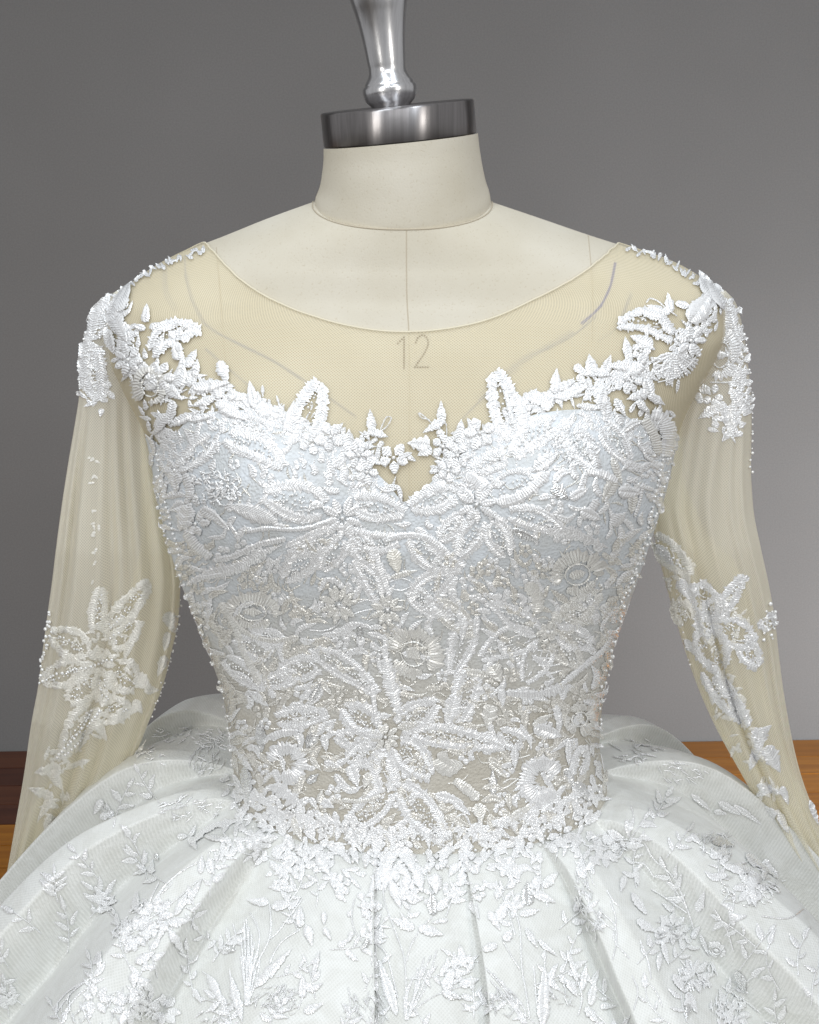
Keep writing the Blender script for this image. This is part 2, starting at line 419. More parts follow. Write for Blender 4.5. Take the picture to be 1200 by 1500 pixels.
# ------------------------------------------------------------------ pixel -> surface look-up
class Mapper:
    def __init__(self, V, Q, x0, x1, y0, y1, step=3, smooth=2):
        t = BVHTree.FromPolygons([tuple(p) for p in V], [tuple(q) for q in Q])
        self.x0, self.y0, self.st = x0, y0, step
        xs = np.arange(x0, x1 + step, step); ys = np.arange(y0, y1 + step, step)
        h, w = len(ys), len(xs)
        D = ray_dir(*np.meshgrid(xs, ys)); D /= np.linalg.norm(D, axis=-1, keepdims=True)
        pos = np.zeros((h, w, 3)); nrm = np.zeros((h, w, 3)); ok = np.zeros((h, w), bool)
        o = Vector(CAM)
        for i in range(h):
            for j in range(w):
                d = D[i, j]; r = t.ray_cast(o, Vector(d))
                if r[0] is not None:
                    pos[i, j] = r[0]; n = np.array(r[1])
                    nrm[i, j] = -n if n @ d > 0 else n
                    ok[i, j] = True
        self.ok0 = ok.copy()
        for _ in range(smooth):
            acc = nrm.copy()
            for s, ax in ((1, 0), (-1, 0), (1, 1), (-1, 1)): acc += np.roll(nrm, s, ax) * np.roll(ok, s, ax)[..., None]
            nrm = np.where(ok[..., None], acc / (np.linalg.norm(acc, axis=-1, keepdims=True) + 1e-9), nrm)
        src = np.stack(np.meshgrid(np.arange(h), np.arange(w), indexing='ij'), -1)
        for _ in range(30):
            if ok.all(): break
            for s, ax in ((1, 0), (-1, 0), (1, 1), (-1, 1)):
                m = np.roll(ok, s, ax) & ~ok
                if ax == 0: m[0 if s == 1 else -1] = False
                else: m[:, 0 if s == 1 else -1] = False
                src[m] = np.roll(src, s, ax)[m]; ok = ok | m
        si, sj = src[..., 0], src[..., 1]
        P = pos[si, sj]; sc = (np.linalg.norm(P - CAM, axis=-1) / F)[..., None]
        gi, gj = np.meshgrid(np.arange(h), np.arange(w), indexing='ij')
        E = ((gj - sj) * step)[..., None] * sc * RIGHT - ((gi - si) * step)[..., None] * sc * UP
        el = np.hypot(gj - sj, gi - si)[..., None] * step
        E = E * np.minimum(1, 5.0 / np.maximum(el, 1e-6))
        self.P, self.E, self.Nn, self.h, self.w = P, E, nrm[si, sj], h, w
    def bil(self, A, x, y):
        u = np.clip((x - self.x0) / self.st, 0, self.w - 1.001); v = np.clip((y - self.y0) / self.st, 0, self.h - 1.001)
        j = u.astype(int); i = v.astype(int); fu = (u - j)[:, None]; fv = (v - i)[:, None]
        return (A[i, j] * (1 - fu) * (1 - fv) + A[i, j + 1] * fu * (1 - fv) + A[i + 1, j] * (1 - fu) * fv + A[i + 1, j + 1] * fu * fv)
    def inside(self, x, y):
        j = int(round((x - self.x0) / self.st)); i = int(round((y - self.y0) / self.st))
        return 0 <= i < self.h and 0 <= j < self.w and bool(self.ok0[i, j])
    def __call__(self, xyh, ext=1.0):
        x, y, h = xyh[:, 0], xyh[:, 1], xyh[:, 2]
        n = self.bil(self.Nn, x, y); n /= np.linalg.norm(n, axis=-1, keepdims=True) + 1e-9
        return self.bil(self.P, x, y) + ext * self.bil(self.E, x, y) + n * (h * 0.0005)[:, None]

MT = Mapper(BODY.reshape(-1, 3), BQ, 100, 1110, 280, 1280)
_nv = neck.reshape(-1, 3)
MU = Mapper(np.concatenate([_nv, BODY.reshape(-1, 3)]), np.concatenate([grid_quads(40, 96, True), BQ + len(_nv)]), 440, 740, 180, 360)

# ------------------------------------------------------------------ embroidery primitives (x, y in pixels, h in half millimetres)
def resample(path, step):
    p = np.asarray(path, float)
    if len(p) > 2:
        t = np.r_[0, np.cumsum(np.linalg.norm(np.diff(p, axis=0), axis=1) + 1e-6)]
        tt = np.linspace(0, t[-1], max(4 * len(p), 24))
        # smooth curve through the points
        fx, fy = _spline(t, p[:, 0]), _spline(t, p[:, 1])
        p = np.stack([fx(tt), fy(tt)], -1)
    s = np.r_[0, np.cumsum(np.linalg.norm(np.diff(p, axis=0), axis=1))]
    n = max(4, int(round(s[-1] / step)) + 1)
    q = np.linspace(0, s[-1], n)
    return np.stack([np.interp(q, s, p[:, 0]), np.interp(q, s, p[:, 1])], -1)

def _spline(t, y):
    n = len(t); m = np.zeros(n)
    for i in range(n):
        a, b = max(i - 1, 0), min(i + 1, n - 1)
        m[i] = (y[b] - y[a]) / (t[b] - t[a])
    def f(x):
        i = np.clip(np.searchsorted(t, x) - 1, 0, n - 2); h = t[i + 1] - t[i]; u = (x - t[i]) / h
        return ((1 + 2 * u) * (1 - u) ** 2 * y[i] + u * (1 - u) ** 2 * h * m[i] + u * u * (3 - 2 * u) * y[i + 1] + u * u * (u - 1) * h * m[i + 1])
    return f

def band(path, width, H=2.2, step=1.8, skew=0.0, cross=4, rag=0.13, groove=0.0, shape='flat', base=0.5, rel=0.85):
    """satin stitch: a strip of raised threads laid across the path"""
    p = resample(path, step); n = len(p)
    t = np.gradient(p, axis=0); t /= np.linalg.norm(t, axis=1, keepdims=True) + 1e-9
    nr = np.stack([-t[:, 1], t[:, 0]], -1); u = np.linspace(0, 1, n)
    if shape == 'leaf': w = np.sin(math.pi * np.clip(u, 0.005, 0.995) ** 0.85) ** 0.85
    elif shape == 'drop': w = np.clip(np.sin(math.pi * np.clip(u, 0.01, 0.99) ** 1.5), 0, 1) ** 0.7
    elif shape == 'taper': w = np.clip(1 - u, 0.08, 1) ** 0.6
    else: w = np.minimum(1, np.minimum(u, 1 - u) * (n - 1) * step / (0.45 * width + 0.1) + 0.35)
    w = w * width / 2
    o = np.linspace(-1, 1, cross + 1)
    rg = 1 + rag * RNG.randn(n, 1) * np.abs(o) ** 2
    alt = np.where(np.arange(n) % 2 == 0, 0.5, -0.5)[:, None]
    jit = RNG.randn(n, 1) * 0.35 + np.repeat(RNG.randn(n // 3 + 1), 3)[:n, None] * 0.45
    tilt = RNG.randn(n, 1) * 0.35
    prof = 1 - np.abs(o) ** 4 - groove * np.exp(-(o / 0.25) ** 2)
    H = 0.56 * H
    h = base + H * prof[None] * np.minimum(1, w / (0.25 * width + .01))[:, None] + rel * (alt + jit * 0.6 + tilt * o[None]) * (1 - 0.65 * np.abs(o))[None]
    sk = -skew * np.abs(o)[None] * w[:, None]
    xy = p[:, None] + nr[:, None] * (o[None] * w[:, None] * rg)[..., None] + t[:, None] * sk[..., None]
    return np.concatenate([xy, np.maximum(h, 0.1)[..., None]], -1).reshape(-1, 3), grid_quads(n, cross + 1)

def pol(x, y, r, a):
    return (x + r * math.cos(rad(a)), y + r * math.sin(rad(a)))

def leaf(x, y, L, Wd, ang, curve=0.0, skew=0.55, **k):
    """solid satin leaf centred on (x, y), its tip towards ang"""
    a = pol(x, y, -L / 2, ang); b = pol(x, y, L / 2, ang); c = pol(x, y, curve * L, ang + 90)
    k.setdefault('groove', 0.35)
    return [band([a, c, b], Wd, skew=skew, shape='leaf', cross=6 if Wd > 13 else 4, **k)]

def cord(path, w=2.6, H=1.6):
    p = resample(path, 1.8)
    return [band(p[::1] if len(p) < 3 else p, w, H=H, cross=2, rag=0.15, rel=0.7, shape='flat')]

def outline(bx, by, tx, ty, Wd, bend=0.0, fat=0.5):
    L = math.hypot(tx - bx, ty - by); ang = math.degrees(math.atan2(ty - by, tx - bx))
    u = np.linspace(0, 1, 22)
    prof = np.sin(math.pi * u ** (0.75 if fat < 0.6 else 1.3)) ** 0.8
    ca_, sa_ = math.cos(rad(ang)), math.sin(rad(ang))
    def pt(u_, o_):
        lx = u_ * L; ly = o_ + bend * L * math.sin(math.pi * u_)
        return (bx + lx * ca_ - ly * sa_, by + lx * sa_ + ly * ca_)
    A = [pt(a, Wd / 2 * b) for a, b in zip(u, prof)]; B = [pt(a, -Wd / 2 * b) for a, b in zip(u, prof)]
    return A, B, [pt(a, 0) for a in np.linspace(0.12, 0.8, 8)]

BEADS = {}
def bead_row(key, path, r=2.6, gap=1.15, lift=1.6, jag=0.0):
    p = resample(path, 2 * r * gap)
    L = BEADS.setdefault(key, [])
    for q in p:
        if gap > 1.12 and RNG.rand() < jag * 0.22: continue
        L.append((q[0] + RNG.randn() * (.4 + 1.7 * jag), q[1] + RNG.randn() * (.4 + 2.0 * jag), lift + r * 0.6, r * (1 - .45 * jag * RNG.rand() + .15 * RNG.randn() * .6)))

def petal(key, bx, by, tx, ty, Wd, rim=9, bend=0.0, fat=0.5, beads=2, hatch=True):
    """open petal: a thick satin rim round bare net with bead rows and a few laid threads inside"""
    A, B, mid = outline(bx, by, tx, ty, Wd, bend, fat)
    ins = 1 - rim / max(Wd, rim * 1.6)
    out = []
    for side, o in ((A, 1), (B, -1)):
        sd = [(m[0] * (1 - ins) + s[0] * ins, m[1] * (1 - ins) + s[1] * ins) for s, m in zip(side, [( (a[0] + b[0]) / 2, (a[1] + b[1]) / 2) for a, b in zip(A, B)])]
        out.append(band(sd[1:-1], rim * 1.25, H=2.0, rag=0.26, skew=RNG.choice([-0.7, 0.7]), rel=1.1))
        out.append(band([s for s in side[1:-1]], 1.8, H=1.6, cross=2, rag=0.2))
    if beads:
        for k in range(beads):
            q = (k + 1) / (beads + 1) * 2 - 1
            row = [(m[0] + (a[0] - m[0]) * q * 0.45, m[1] + (a[1] - m[1]) * q * 0.45) for a, m in zip(A, [((a[0] + b[0]) / 2, (a[1] + b[1]) / 2) for a, b in zip(A, B)])]
            bead_row(key, row[4:-5], 1.9, 1.5, 1.4, 0.5)
    if hatch:
        for _ in range(int(Wd * 0.22) + 2):
            i = RNG.randint(3, len(A) - 3); s = RNG.rand() * 1.2 - 0.6; m = ((A[i][0] + B[i][0]) / 2, (A[i][1] + B[i][1]) / 2)
            c = (m[0] + (A[i][0] - m[0]) * s, m[1] + (A[i][1] - m[1]) * s)
            an = math.degrees(math.atan2(ty - by, tx - bx)) + RNG.randn() * 25
            out.append(band([pol(*c, -6, an), pol(*c, 6, an)], 2.4, H=1.2, cross=2, shape='leaf'))
    return out

def flower(x, y, r, n=5, rot=0, key=None, hole=0.22):
    out = []
    for k in range(n):
        a = rot + 360 * k / n + RNG.randn() * 6; rr = r * (0.9 + 0.2 * RNG.rand())
        c = pol(x, y, rr * (0.5 + hole / 2), a)
        out += leaf(c[0], c[1], rr * (1 - hole) * 1.1, rr * 2.6 / n + 3, a, skew=-0.25, groove=0.2)
    if key: BEADS.setdefault(key, []).append((x, y, 3.0, 2.8))
    return out

def medallion(x, y, rx, ry, rot=0, rim=None, inner=True):
    rim = rim or min(rx, ry) * 0.55
    cr, sr = math.cos(rad(rot)), math.sin(rad(rot))
    def el(f, a0=0, a1=360, n=26):
        P = []
        for a in np.linspace(a0, a1, n):
            u, v = rx * f * math.cos(rad(a)), ry * f * math.sin(rad(a)); P.append((x + u * cr - v * sr, y + u * sr + v * cr))
        return P
    f = 1 - rim / 2 / min(rx, ry)
    a0 = -200 + RNG.randn() * 20
    out = [band(el(f, a0, a0 + 215), rim, H=1.7, rag=0.35, step=2.1, rel=1.2), band(el(f * .92, a0 + 235, a0 + 330), rim * .7, H=1.7, rag=0.3)]
    out.append(band(el(1 - rim / min(rx, ry) * 1.05, a0, a0 + 355), 2.6, H=2.4, cross=2))
    if inner:
        out.append(band([(x - rx * .3 * cr, y - rx * .3 * sr), (x + rx * .3 * cr, y + rx * .3 * sr)], min(rx, ry) * 0.42, shape='leaf', H=2.2))
    return out

def patch(x, y, rx, ry, n, size=9, ang=None, w=3.4):
    """dense crumbled stitching"""
    out = []
    for _ in range(n):
        a = RNG.rand() * 6.283; q = math.sqrt(RNG.rand())
        cx, cy = x + rx * q * math.cos(a), y + ry * q * math.sin(a)
        an = RNG.rand() * 360 if ang is None else ang + RNG.randn() * 28
        l = size * (0.6 + 0.8 * RNG.rand())
        out.append(band([pol(cx, cy, -l / 2, an), pol(cx + RNG.randn() * 1.2, cy + RNG.randn() * 1.2, 0, an), pol(cx, cy, l / 2, an)], w * (0.7 + .6 * RNG.rand()), H=1.8, cross=2, shape='leaf', base=0.6 + RNG.rand() * 1.6))
    return out

def leaves(x, y, rx, ry, n, l=15, w=5.5):
    out = []
    for _ in range(n):
        a = RNG.rand() * 6.283; q = math.sqrt(RNG.rand())
        out += leaf(x + rx * q * math.cos(a), y + ry * q * math.sin(a), l * (.7 + .6 * RNG.rand()), w * (.7 + .6 * RNG.rand()), RNG.rand() * 360, base=0.3, H=1.4)
    return out

def fan(x, y, tips, w=2.4):
    out = []
    for tx, ty in tips:
        m = ((x + tx) / 2 + RNG.randn() * 3, (y + ty) / 2 + RNG.randn() * 3)
        out.append(band([(x + RNG.randn() * 2, y), m, (tx, ty)], w, H=1.4, cross=2, rag=0.2, shape='flat'))
    return out

OCC = np.zeros((420, 320), bool)
def put(name, parts, mapper, mat, parent, kind=None, lift=0.0):
    if kind is None and mapper is MT:
        for V_, _q in parts:
            ii = np.clip((V_[:, 1] / 4).astype(int), 0, 419); jj = np.clip((V_[:, 0] / 4).astype(int), 0, 319); OCC[ii, jj] = True
    if kind == 'stuff' and hasattr(mapper, 'inside'):
        parts = [p for p in parts if mapper.inside(*p[0][:, :2].mean(0))]
    V, Q = join(parts); V = V.copy(); V[:, 2] += lift
    return mk(name, mapper(V), Q, mat, parent, False, None, kind)

# cube-sphere for the beads
def _cs():
    g = np.linspace(-1, 1, 3); pts = {}; Vl = []; Ql = []
    def vid(p):
        k = tuple(np.round(p, 4))
        if k not in pts: pts[k] = len(Vl); Vl.append(np.array(p) / np.linalg.norm(p))
        return pts[k]
    for ax in range(3):
        for s in (-1, 1):
            for i in range(2):
                for j in range(2):
                    q = []
                    for a, b in ((i, j), (i + 1, j), (i + 1, j + 1), (i, j + 1)):
                        p = [0, 0, 0]; p[ax] = s; p[(ax + 1) % 3] = g[a]; p[(ax + 2) % 3] = g[b]; q.append(vid(p))
                    Ql.append(q if s > 0 else q[::-1])
    return np.array(Vl), np.array(Ql)
SPH_V, SPH_Q = _cs()
def put_beads(name, L, mapper, parent, lift=0.0):
    A = np.array(L); c = mapper(A[:, :3] + [0, 0, lift], 0.1); r = A[:, 3] * 0.0005
    V = (c[:, None] + SPH_V[None] * r[:, None, None]).reshape(-1, 3)
    Q = (SPH_Q[None] + (np.arange(len(A)) * len(SPH_V))[:, None, None]).reshape(-1, 4)
    return mk(name, V, Q, M_BEAD, parent, True, None, 'stuff')

# ------------------------------------------------------------------ marks and seams on the form
def strip(path, w, h=0.25):
    p = resample(path, 3.0); n = len(p)
    t = np.gradient(p, axis=0); t /= np.linalg.norm(t, axis=1, keepdims=True) + 1e-9
    nr = np.stack([-t[:, 1], t[:, 0]], -1)
    o = np.array([-1, 0, 1.0]); hh = np.array([0.05, h, 0.05])
    xy = p[:, None] + nr[:, None] * (o[None] * w / 2)[..., None]
    return np.concatenate([xy, np.broadcast_to(hh[None, :, None], (n, 3, 1))], -1).reshape(-1, 3), grid_quads(n, 3)
put('seam', [strip([(595.5, 334), (596, 430), (599, 485)], 2.0, 0.5)], MT, M_SEAM, form)
put('seam', [strip([(599, 486), (600, 560), (600, 620), (600, 760)], 1.2, 0.3)], MT, M_SEAM, form)
tb = np.linspace(-math.pi / 2 - .3, math.pi / 2 + .3, 90); sc_ = body(tb, 296.0, 0.0001)
sn = sc_ - [0, 0, 0]; sn[:, 2] = 0; sn /= np.linalg.norm(sn, axis=1, keepdims=True)
tq = np.linspace(0, 2 * math.pi, 6, endpoint=False)
st = sc_[:, None] + 0.00055 * np.cos(tq)[None, :, None] * sn[:, None] + 0.00055 * np.sin(tq)[None, :, None] * np.array([0, 0, 1.0])
mk('seam', st.reshape(-1, 3), grid_quads(90, 6, True), M_SEAM, form, True)
put('seam', [strip([(317, 362), (322, 420), (328, 500), (334, 560)], 1.6, 0.4)], MT, M_SEAM, form)
put('seam', [strip([(862, 345), (868, 420), (868, 500)], 1.6, 0.4)], MT, M_SEAM, form)
# stamped size, dotted strokes
def dots(paths, sp=3.8, r=1.45):
    out = []
    for p in paths:
        for q in resample(p, sp):
            t = np.linspace(0, 2 * math.pi, 8, endpoint=False)
            ringv = np.stack([q[0] + r * np.cos(t), q[1] + r * np.sin(t), np.full(8, 0.25)], -1)
            inner = np.stack([q[0] + .3 * r * np.cos(t), q[1] + .3 * r * np.sin(t), np.full(8, 0.45)], -1)
            out.append((np.concatenate([ringv, inner]), grid_quads(2, 8, True)))
    return out
put('stamped_digit', dots([[(583, 503), (592, 494)], [(592, 494), (592, 539)]]), MT, M_MARK, form)
put('stamped_digit', dots([[(609, 502), (613, 494), (620, 491), (626, 496), (627, 505), (622, 517), (614, 529), (608, 538)], [(608, 538), (627, 538)]]), MT, M_MARK, form)
put('inked_line', dots([[(578, 690), (581, 706), (588, 722), (592, 738)]], 3.0, 1.3), MT, M_MARK, form)
# pencil and pen guide lines
def sketchy(path, n, spread, w):
    out = []
    p = np.array(path, float)
    for k in range(n):
        i0 = RNG.randint(0, max(1, len(p) - 2)); i1 = min(len(p), i0 + RNG.randint(2, len(p) + 1))
        if i1 - i0 < 2: continue
        out.append(strip(p[i0:i1] + RNG.randn(1, 2) * spread + RNG.randn(i1 - i0, 2) * spread * .3, w * (.5 + .8 * RNG.rand()), 0.35))
    return out
put('pencil_line', sketchy([(270, 375), (272, 400), (282, 440), (300, 475), (340, 500), (400, 530), (440, 556), (520, 612)], 9, 1.8, 1.3)
    + sketchy([(241, 390), (244, 430), (258, 455)], 3, 1.2, 1.2) + sketchy([(300, 510), (340, 545), (380, 580)], 3, 2, 1.2), MT, M_PENCIL, form)
put('pencil_line', sketchy([(872, 463), (840, 490), (800, 512), (760, 535), (700, 590), (675, 615)], 10, 1.8, 1.3)
    + sketchy([(925, 430), (905, 478), (875, 500)], 3, 1.4, 1.2), MT, M_PENCIL, form)
put('ink_line', sketchy([(900, 385), (893, 420), (880, 447), (866, 462), (850, 476)], 6, 0.9, 1.6), MT, M_INK, form)

# ------------------------------------------------------------------ the gown
gown = empty('wedding_gown', (0, 0, 0))
gown['label'] = 'white ball gown with beaded lace bodice, sheer long sleeves and full pleated skirt'
gown['category'] = 'dress'

SC = [(290, 352), (300, 358), (330, 390), (365, 420), (400, 441), (440, 458), (480, 471), (520, 480.5), (560, 486), (590, 488), (620, 487), (660, 482), (700, 474), (740, 460), (780, 441), (815, 424), (850, 404), (885, 378), (912, 355), (922, 349)]
f_sc = pchip([p[0] for p in SC], [p[1] for p in SC])
CUP = [(225, 640), (245, 655), (258, 640), (275, 620), (305, 606), (350, 602), (420, 618), (480, 640), (520, 668), (545, 688), (572, 714), (597, 741),
       (622, 716), (648, 692), (665, 676), (700, 650), (740, 628), (790, 608), (850, 602), (900, 606), (940, 628), (955, 650), (985, 640)]
f_cup = pchip([p[0] for p in CUP], [p[1] for p in CUP])

def column_top(f, side, back, ths, v0=296.0, v1=800.0, px_lo=0, px_hi=1200):
    """for each angle the lowest row at which the body leaves the cloth, walking up from the bust"""
    vs = np.linspace(v1, v0, 520); out = []
    for th in ths:
        P = body(np.full_like(vs, th), vs)
        px, py = proj(P)
        if math.cos(th) >= 0:
            ok = py >= f(px)
        else:
            k = -math.cos(th)
            ok = vs >= side + (back - side) * min(1, k * 1.4)
        i = np.argmin(ok) if not ok.all() else len(vs) - 1
        out.append(vs[i])
    return np.array(out)

def cloth(ths, vtop, vbot, nv, off):
    t = np.linspace(0, 1, nv)[:, None]
    v = vtop[None] * (1 - t) + vbot * t
    P = body(np.broadcast_to(ths[None], v.shape), v, off)
    # arc-length UV in metres
    du = np.linalg.norm(np.diff(P[nv // 2], axis=0), axis=1); u = np.r_[0, np.cumsum(du)]
    uv = np.stack([np.broadcast_to(u[None], v.shape), (v - 295) * 0.0005], -1)
    return P, uv

ths = np.linspace(-math.pi, math.pi, 420)
vt = column_top(f_sc, 357, 420, ths)
vt = np.convolve(np.r_[vt[-3:-1], vt, vt[1:3]], np.ones(5) / 5, 'valid')
P, uv = cloth(ths, vt, np.full_like(vt, 790.0), 120, 0.0013)
yoke = mk('illusion_yoke', P.reshape(-1, 3), grid_quads(120, len(ths)), M_YOKE, gown, True, uv)
# neckline binding: small tube along the yoke's top edge
E = P[0]; nrm = P[0] - body(ths, vt); nrm /= np.linalg.norm(nrm, axis=1, keepdims=True) + 1e-9
tg = np.gradient(E, axis=0); tg /= np.linalg.norm(tg, axis=1, keepdims=True) + 1e-9; bi = np.cross(tg, nrm)
ta = np.linspace(0, 2 * math.pi, 8, endpoint=False)
tube = E[:, None] + 0.0004 * np.cos(ta)[None, :, None] * nrm[:, None] + 0.0007 * np.sin(ta)[None, :, None] * bi[:, None]
mk('neckline_binding', tube.reshape(-1, 3), grid_quads(len(E), 8, True), M_BIND, gown, True)

vb = column_top(f_cup, 652, 690, ths)
vb = np.convolve(np.r_[vb[-2:-1], vb, vb[1:2]], np.ones(3) / 3, 'valid')
P, uv = cloth(ths, vb, np.full_like(vb, 1214.0), 200, 0.0022)
bodice = mk('bodice', P.reshape(-1, 3), grid_quads(200, len(ths)), M_BODICE, gown, True, uv)

# ------------------------------------------------------------------ skirt
def skirt_base(th, d):
    th, d = np.broadcast_arrays(np.asarray(th, float), np.asarray(d, float))
    c = np.cos(th); fr = (1 + c) / 2
    w = body(th, 1150 + 30 * np.clip(c, 0, 1), 0.0012)
    back = np.clip(-c, 0, 1) ** 0.8; side = 1 - np.abs(c)
    slope = 0.86 * np.clip(c, 0, 1) + 0.84 * side + 0.55 * back
    soft = 0.02 + 0.03 * side + 0.13 * back
    rise = 0.034 * back + 0.016 * side
    g = slope * (np.sqrt(d * d + soft * soft) - soft) + (0.30 + 0.9 * back) * d * d + 2.6 * np.clip(d - 0.28, 0, 1) ** 2 - (rise + 0.022 * np.exp(-((th + 2.35) / 0.5) ** 2)) * np.exp(-((d - 0.10) / 0.07) ** 2)
    P = w.copy()
    P[..., 0] += d * np.sin(th); P[..., 1] -= d * c; P[..., 2] -= g
    return P

t0 = np.linspace(-math.pi, math.pi, 241); d0 = np.linspace(0, 0.55, 60)
SB = skirt_base(*np.meshgrid(t0, d0))
bt = BVHTree.FromPolygons([tuple(p) for p in SB.reshape(-1, 3)], [tuple(q) for q in grid_quads(60, 241)])
def skirt_theta(px, py):
    r = bt.ray_cast(Vector(CAM), Vector(ray_dir(px, py)))
    if r[0] is None: return None
    k = np.argmin(((SB - np.array(r[0])) ** 2).sum(-1)); return t0[k % 241]
folds_px = [(60, 1385), (235, 1445), (505, 1490), (722, 1490), (915, 1440), (1130, 1440)]
folds = [skirt_theta(*p) for p in folds_px]
print('folds', folds)
defaults = [-1.25, -0.78, -0.14, 0.22, 0.60, 1.1]
folds = [f if f is not None else d for f, d in zip(folds, defaults)]
fl = [-3.05, -2.65, -2.2, -1.75] + [folds[0], folds[1], folds[2]]
frr = [folds[3], folds[4], folds[5]] + [1.75, 2.2, 2.65, 3.05]
NT = 1500
ths2 = np.linspace(-math.pi, math.pi, NT, endpoint=False)
hp = np.zeros(NT)
edges = fl + frr
for i in range(len(edges) - 1):
    a, b = edges[i], edges[i + 1]
    m = (ths2 >= a) & (ths2 < b); t = (ths2[m] - a) / (b - a)
    if b <= folds[2] + 1e-6: hp[m] = 0.02 + 0.98 * np.clip(t * 1.35, 0, 1) ** 1.1 - 0.05 * t ** 4
    elif a >= folds[3] - 1e-6: hp[m] = 0.02 + 0.98 * np.clip((1 - t) * 1.35, 0, 1) ** 1.1 - 0.05 * (1 - t) ** 4
    else: hp[m] = 0.25 + 0.55 * np.sin(math.pi * t) ** 2
m = (ths2 < edges[0]) | (ths2 >= edges[-1]); hp[m] = 0.4
kern = np.exp(-np.linspace(-2, 2, 9) ** 2 * 2.2); kern /= kern.sum()
hp = np.convolve(np.r_[hp[-4:], hp, hp[:4]], kern, 'valid')
ds = np.r_[np.linspace(0, 0.30, 110), np.linspace(0.31, 0.66, 40)]
T2, D2 = np.meshgrid(ths2, ds)
lean = np.where(ths2 < folds[2] + .02, 1.0, np.where(ths2 > folds[3] - .02, -1.0, 0.0))
TL = T2 + (0.085 * lean * (hp - 0.5))[None] * (1 - np.exp(-D2 / 0.05)) + 0.045 * np.sin(T2 * 3.1 + 1.0 + 11 * D2) * np.clip(D2 / 0.1, 0, 1)
SK = skirt_base(TL, D2)
amp = (0.026 * (1 - np.exp(-D2 / 0.05)) + 0.06 * D2) * np.interp(np.abs(T2), [0, .35, .6, .9, 1.6, 1.9, 3.2], [.65, .75, 1.15, 1.75, 1.8, .9, .7])
al = np.arctan(0.85 + 0.8 * D2)
disp = amp * (hp[None] - 0.5) + 0.0016 * np.sin(T2 * 13 + 9 * D2) * (1 - np.exp(-D2 / 0.08)) + 0.0010 * np.sin(T2 * 9 + 60 * D2 + 1)
disp *= np.clip(D2 / 0.012, 0, 1)
SK[..., 0] += disp * np.sin(al) * np.sin(TL); SK[..., 1] -= disp * np.sin(al) * np.cos(TL); SK[..., 2] += disp * np.cos(al)
SK[..., 2] = np.maximum(SK[..., 2], 0.02)
arc = np.concatenate([np.zeros((1, NT)), np.cumsum(np.linalg.norm(np.diff(SK, axis=0), axis=-1), 0)])
uvS = np.stack([T2 * 0.30, arc], -1)
SQ = grid_quads(len(ds), NT, True)
skirt = mk('skirt', SK.reshape(-1, 3), SQ, M_SKIRT, gown, True, uvS)
MS = Mapper(SK[:125].reshape(-1, 3), grid_quads(125, NT, True), -60, 1260, 990, 1560)

BODV = body(gT[120:], gV[120:], 0.0024); nb = BODV.shape[0] * BODV.shape[1]
MW = Mapper(np.concatenate([BODV.reshape(-1, 3), SK[:125].reshape(-1, 3)]), np.concatenate([grid_quads(BODV.shape[0], len(TH), True), grid_quads(125, NT, True) + nb]), 200, 1020, 1040, 1420)

# ------------------------------------------------------------------ sleeves
SLV = dict(
    left=dict(v=[425, 440, 470, 520, 580, 620, 680, 740, 800, 850, 900, 960, 1000, 1060, 1130, 1200, 1290, 1360],
              a=[172, 152, 132, 120, 116, 110, 100, 91, 83, 77, 70, 62, 57, 46, 36, 24, 8, -6],
              b=[192, 200, 206, 212, 218, 224, 234, 246, 258, 264, 262, 250, 240, 217, 188, 150, 100, 60]),
    right=dict(v=[425, 440, 470, 520, 580, 620, 680, 740, 800, 850, 900, 960, 1000, 1060, 1130, 1200, 1290, 1400],
               a=[1040, 1030, 1022, 1012, 996, 982, 966, 953, 962, 974, 988, 1006, 1020, 1046, 1084, 1124, 1180, 1250],
               b=[1062, 1076, 1086, 1094, 1100, 1101, 1100, 1103, 1114, 1125, 1134, 1141, 1146, 1156, 1172, 1198, 1240, 1300]))
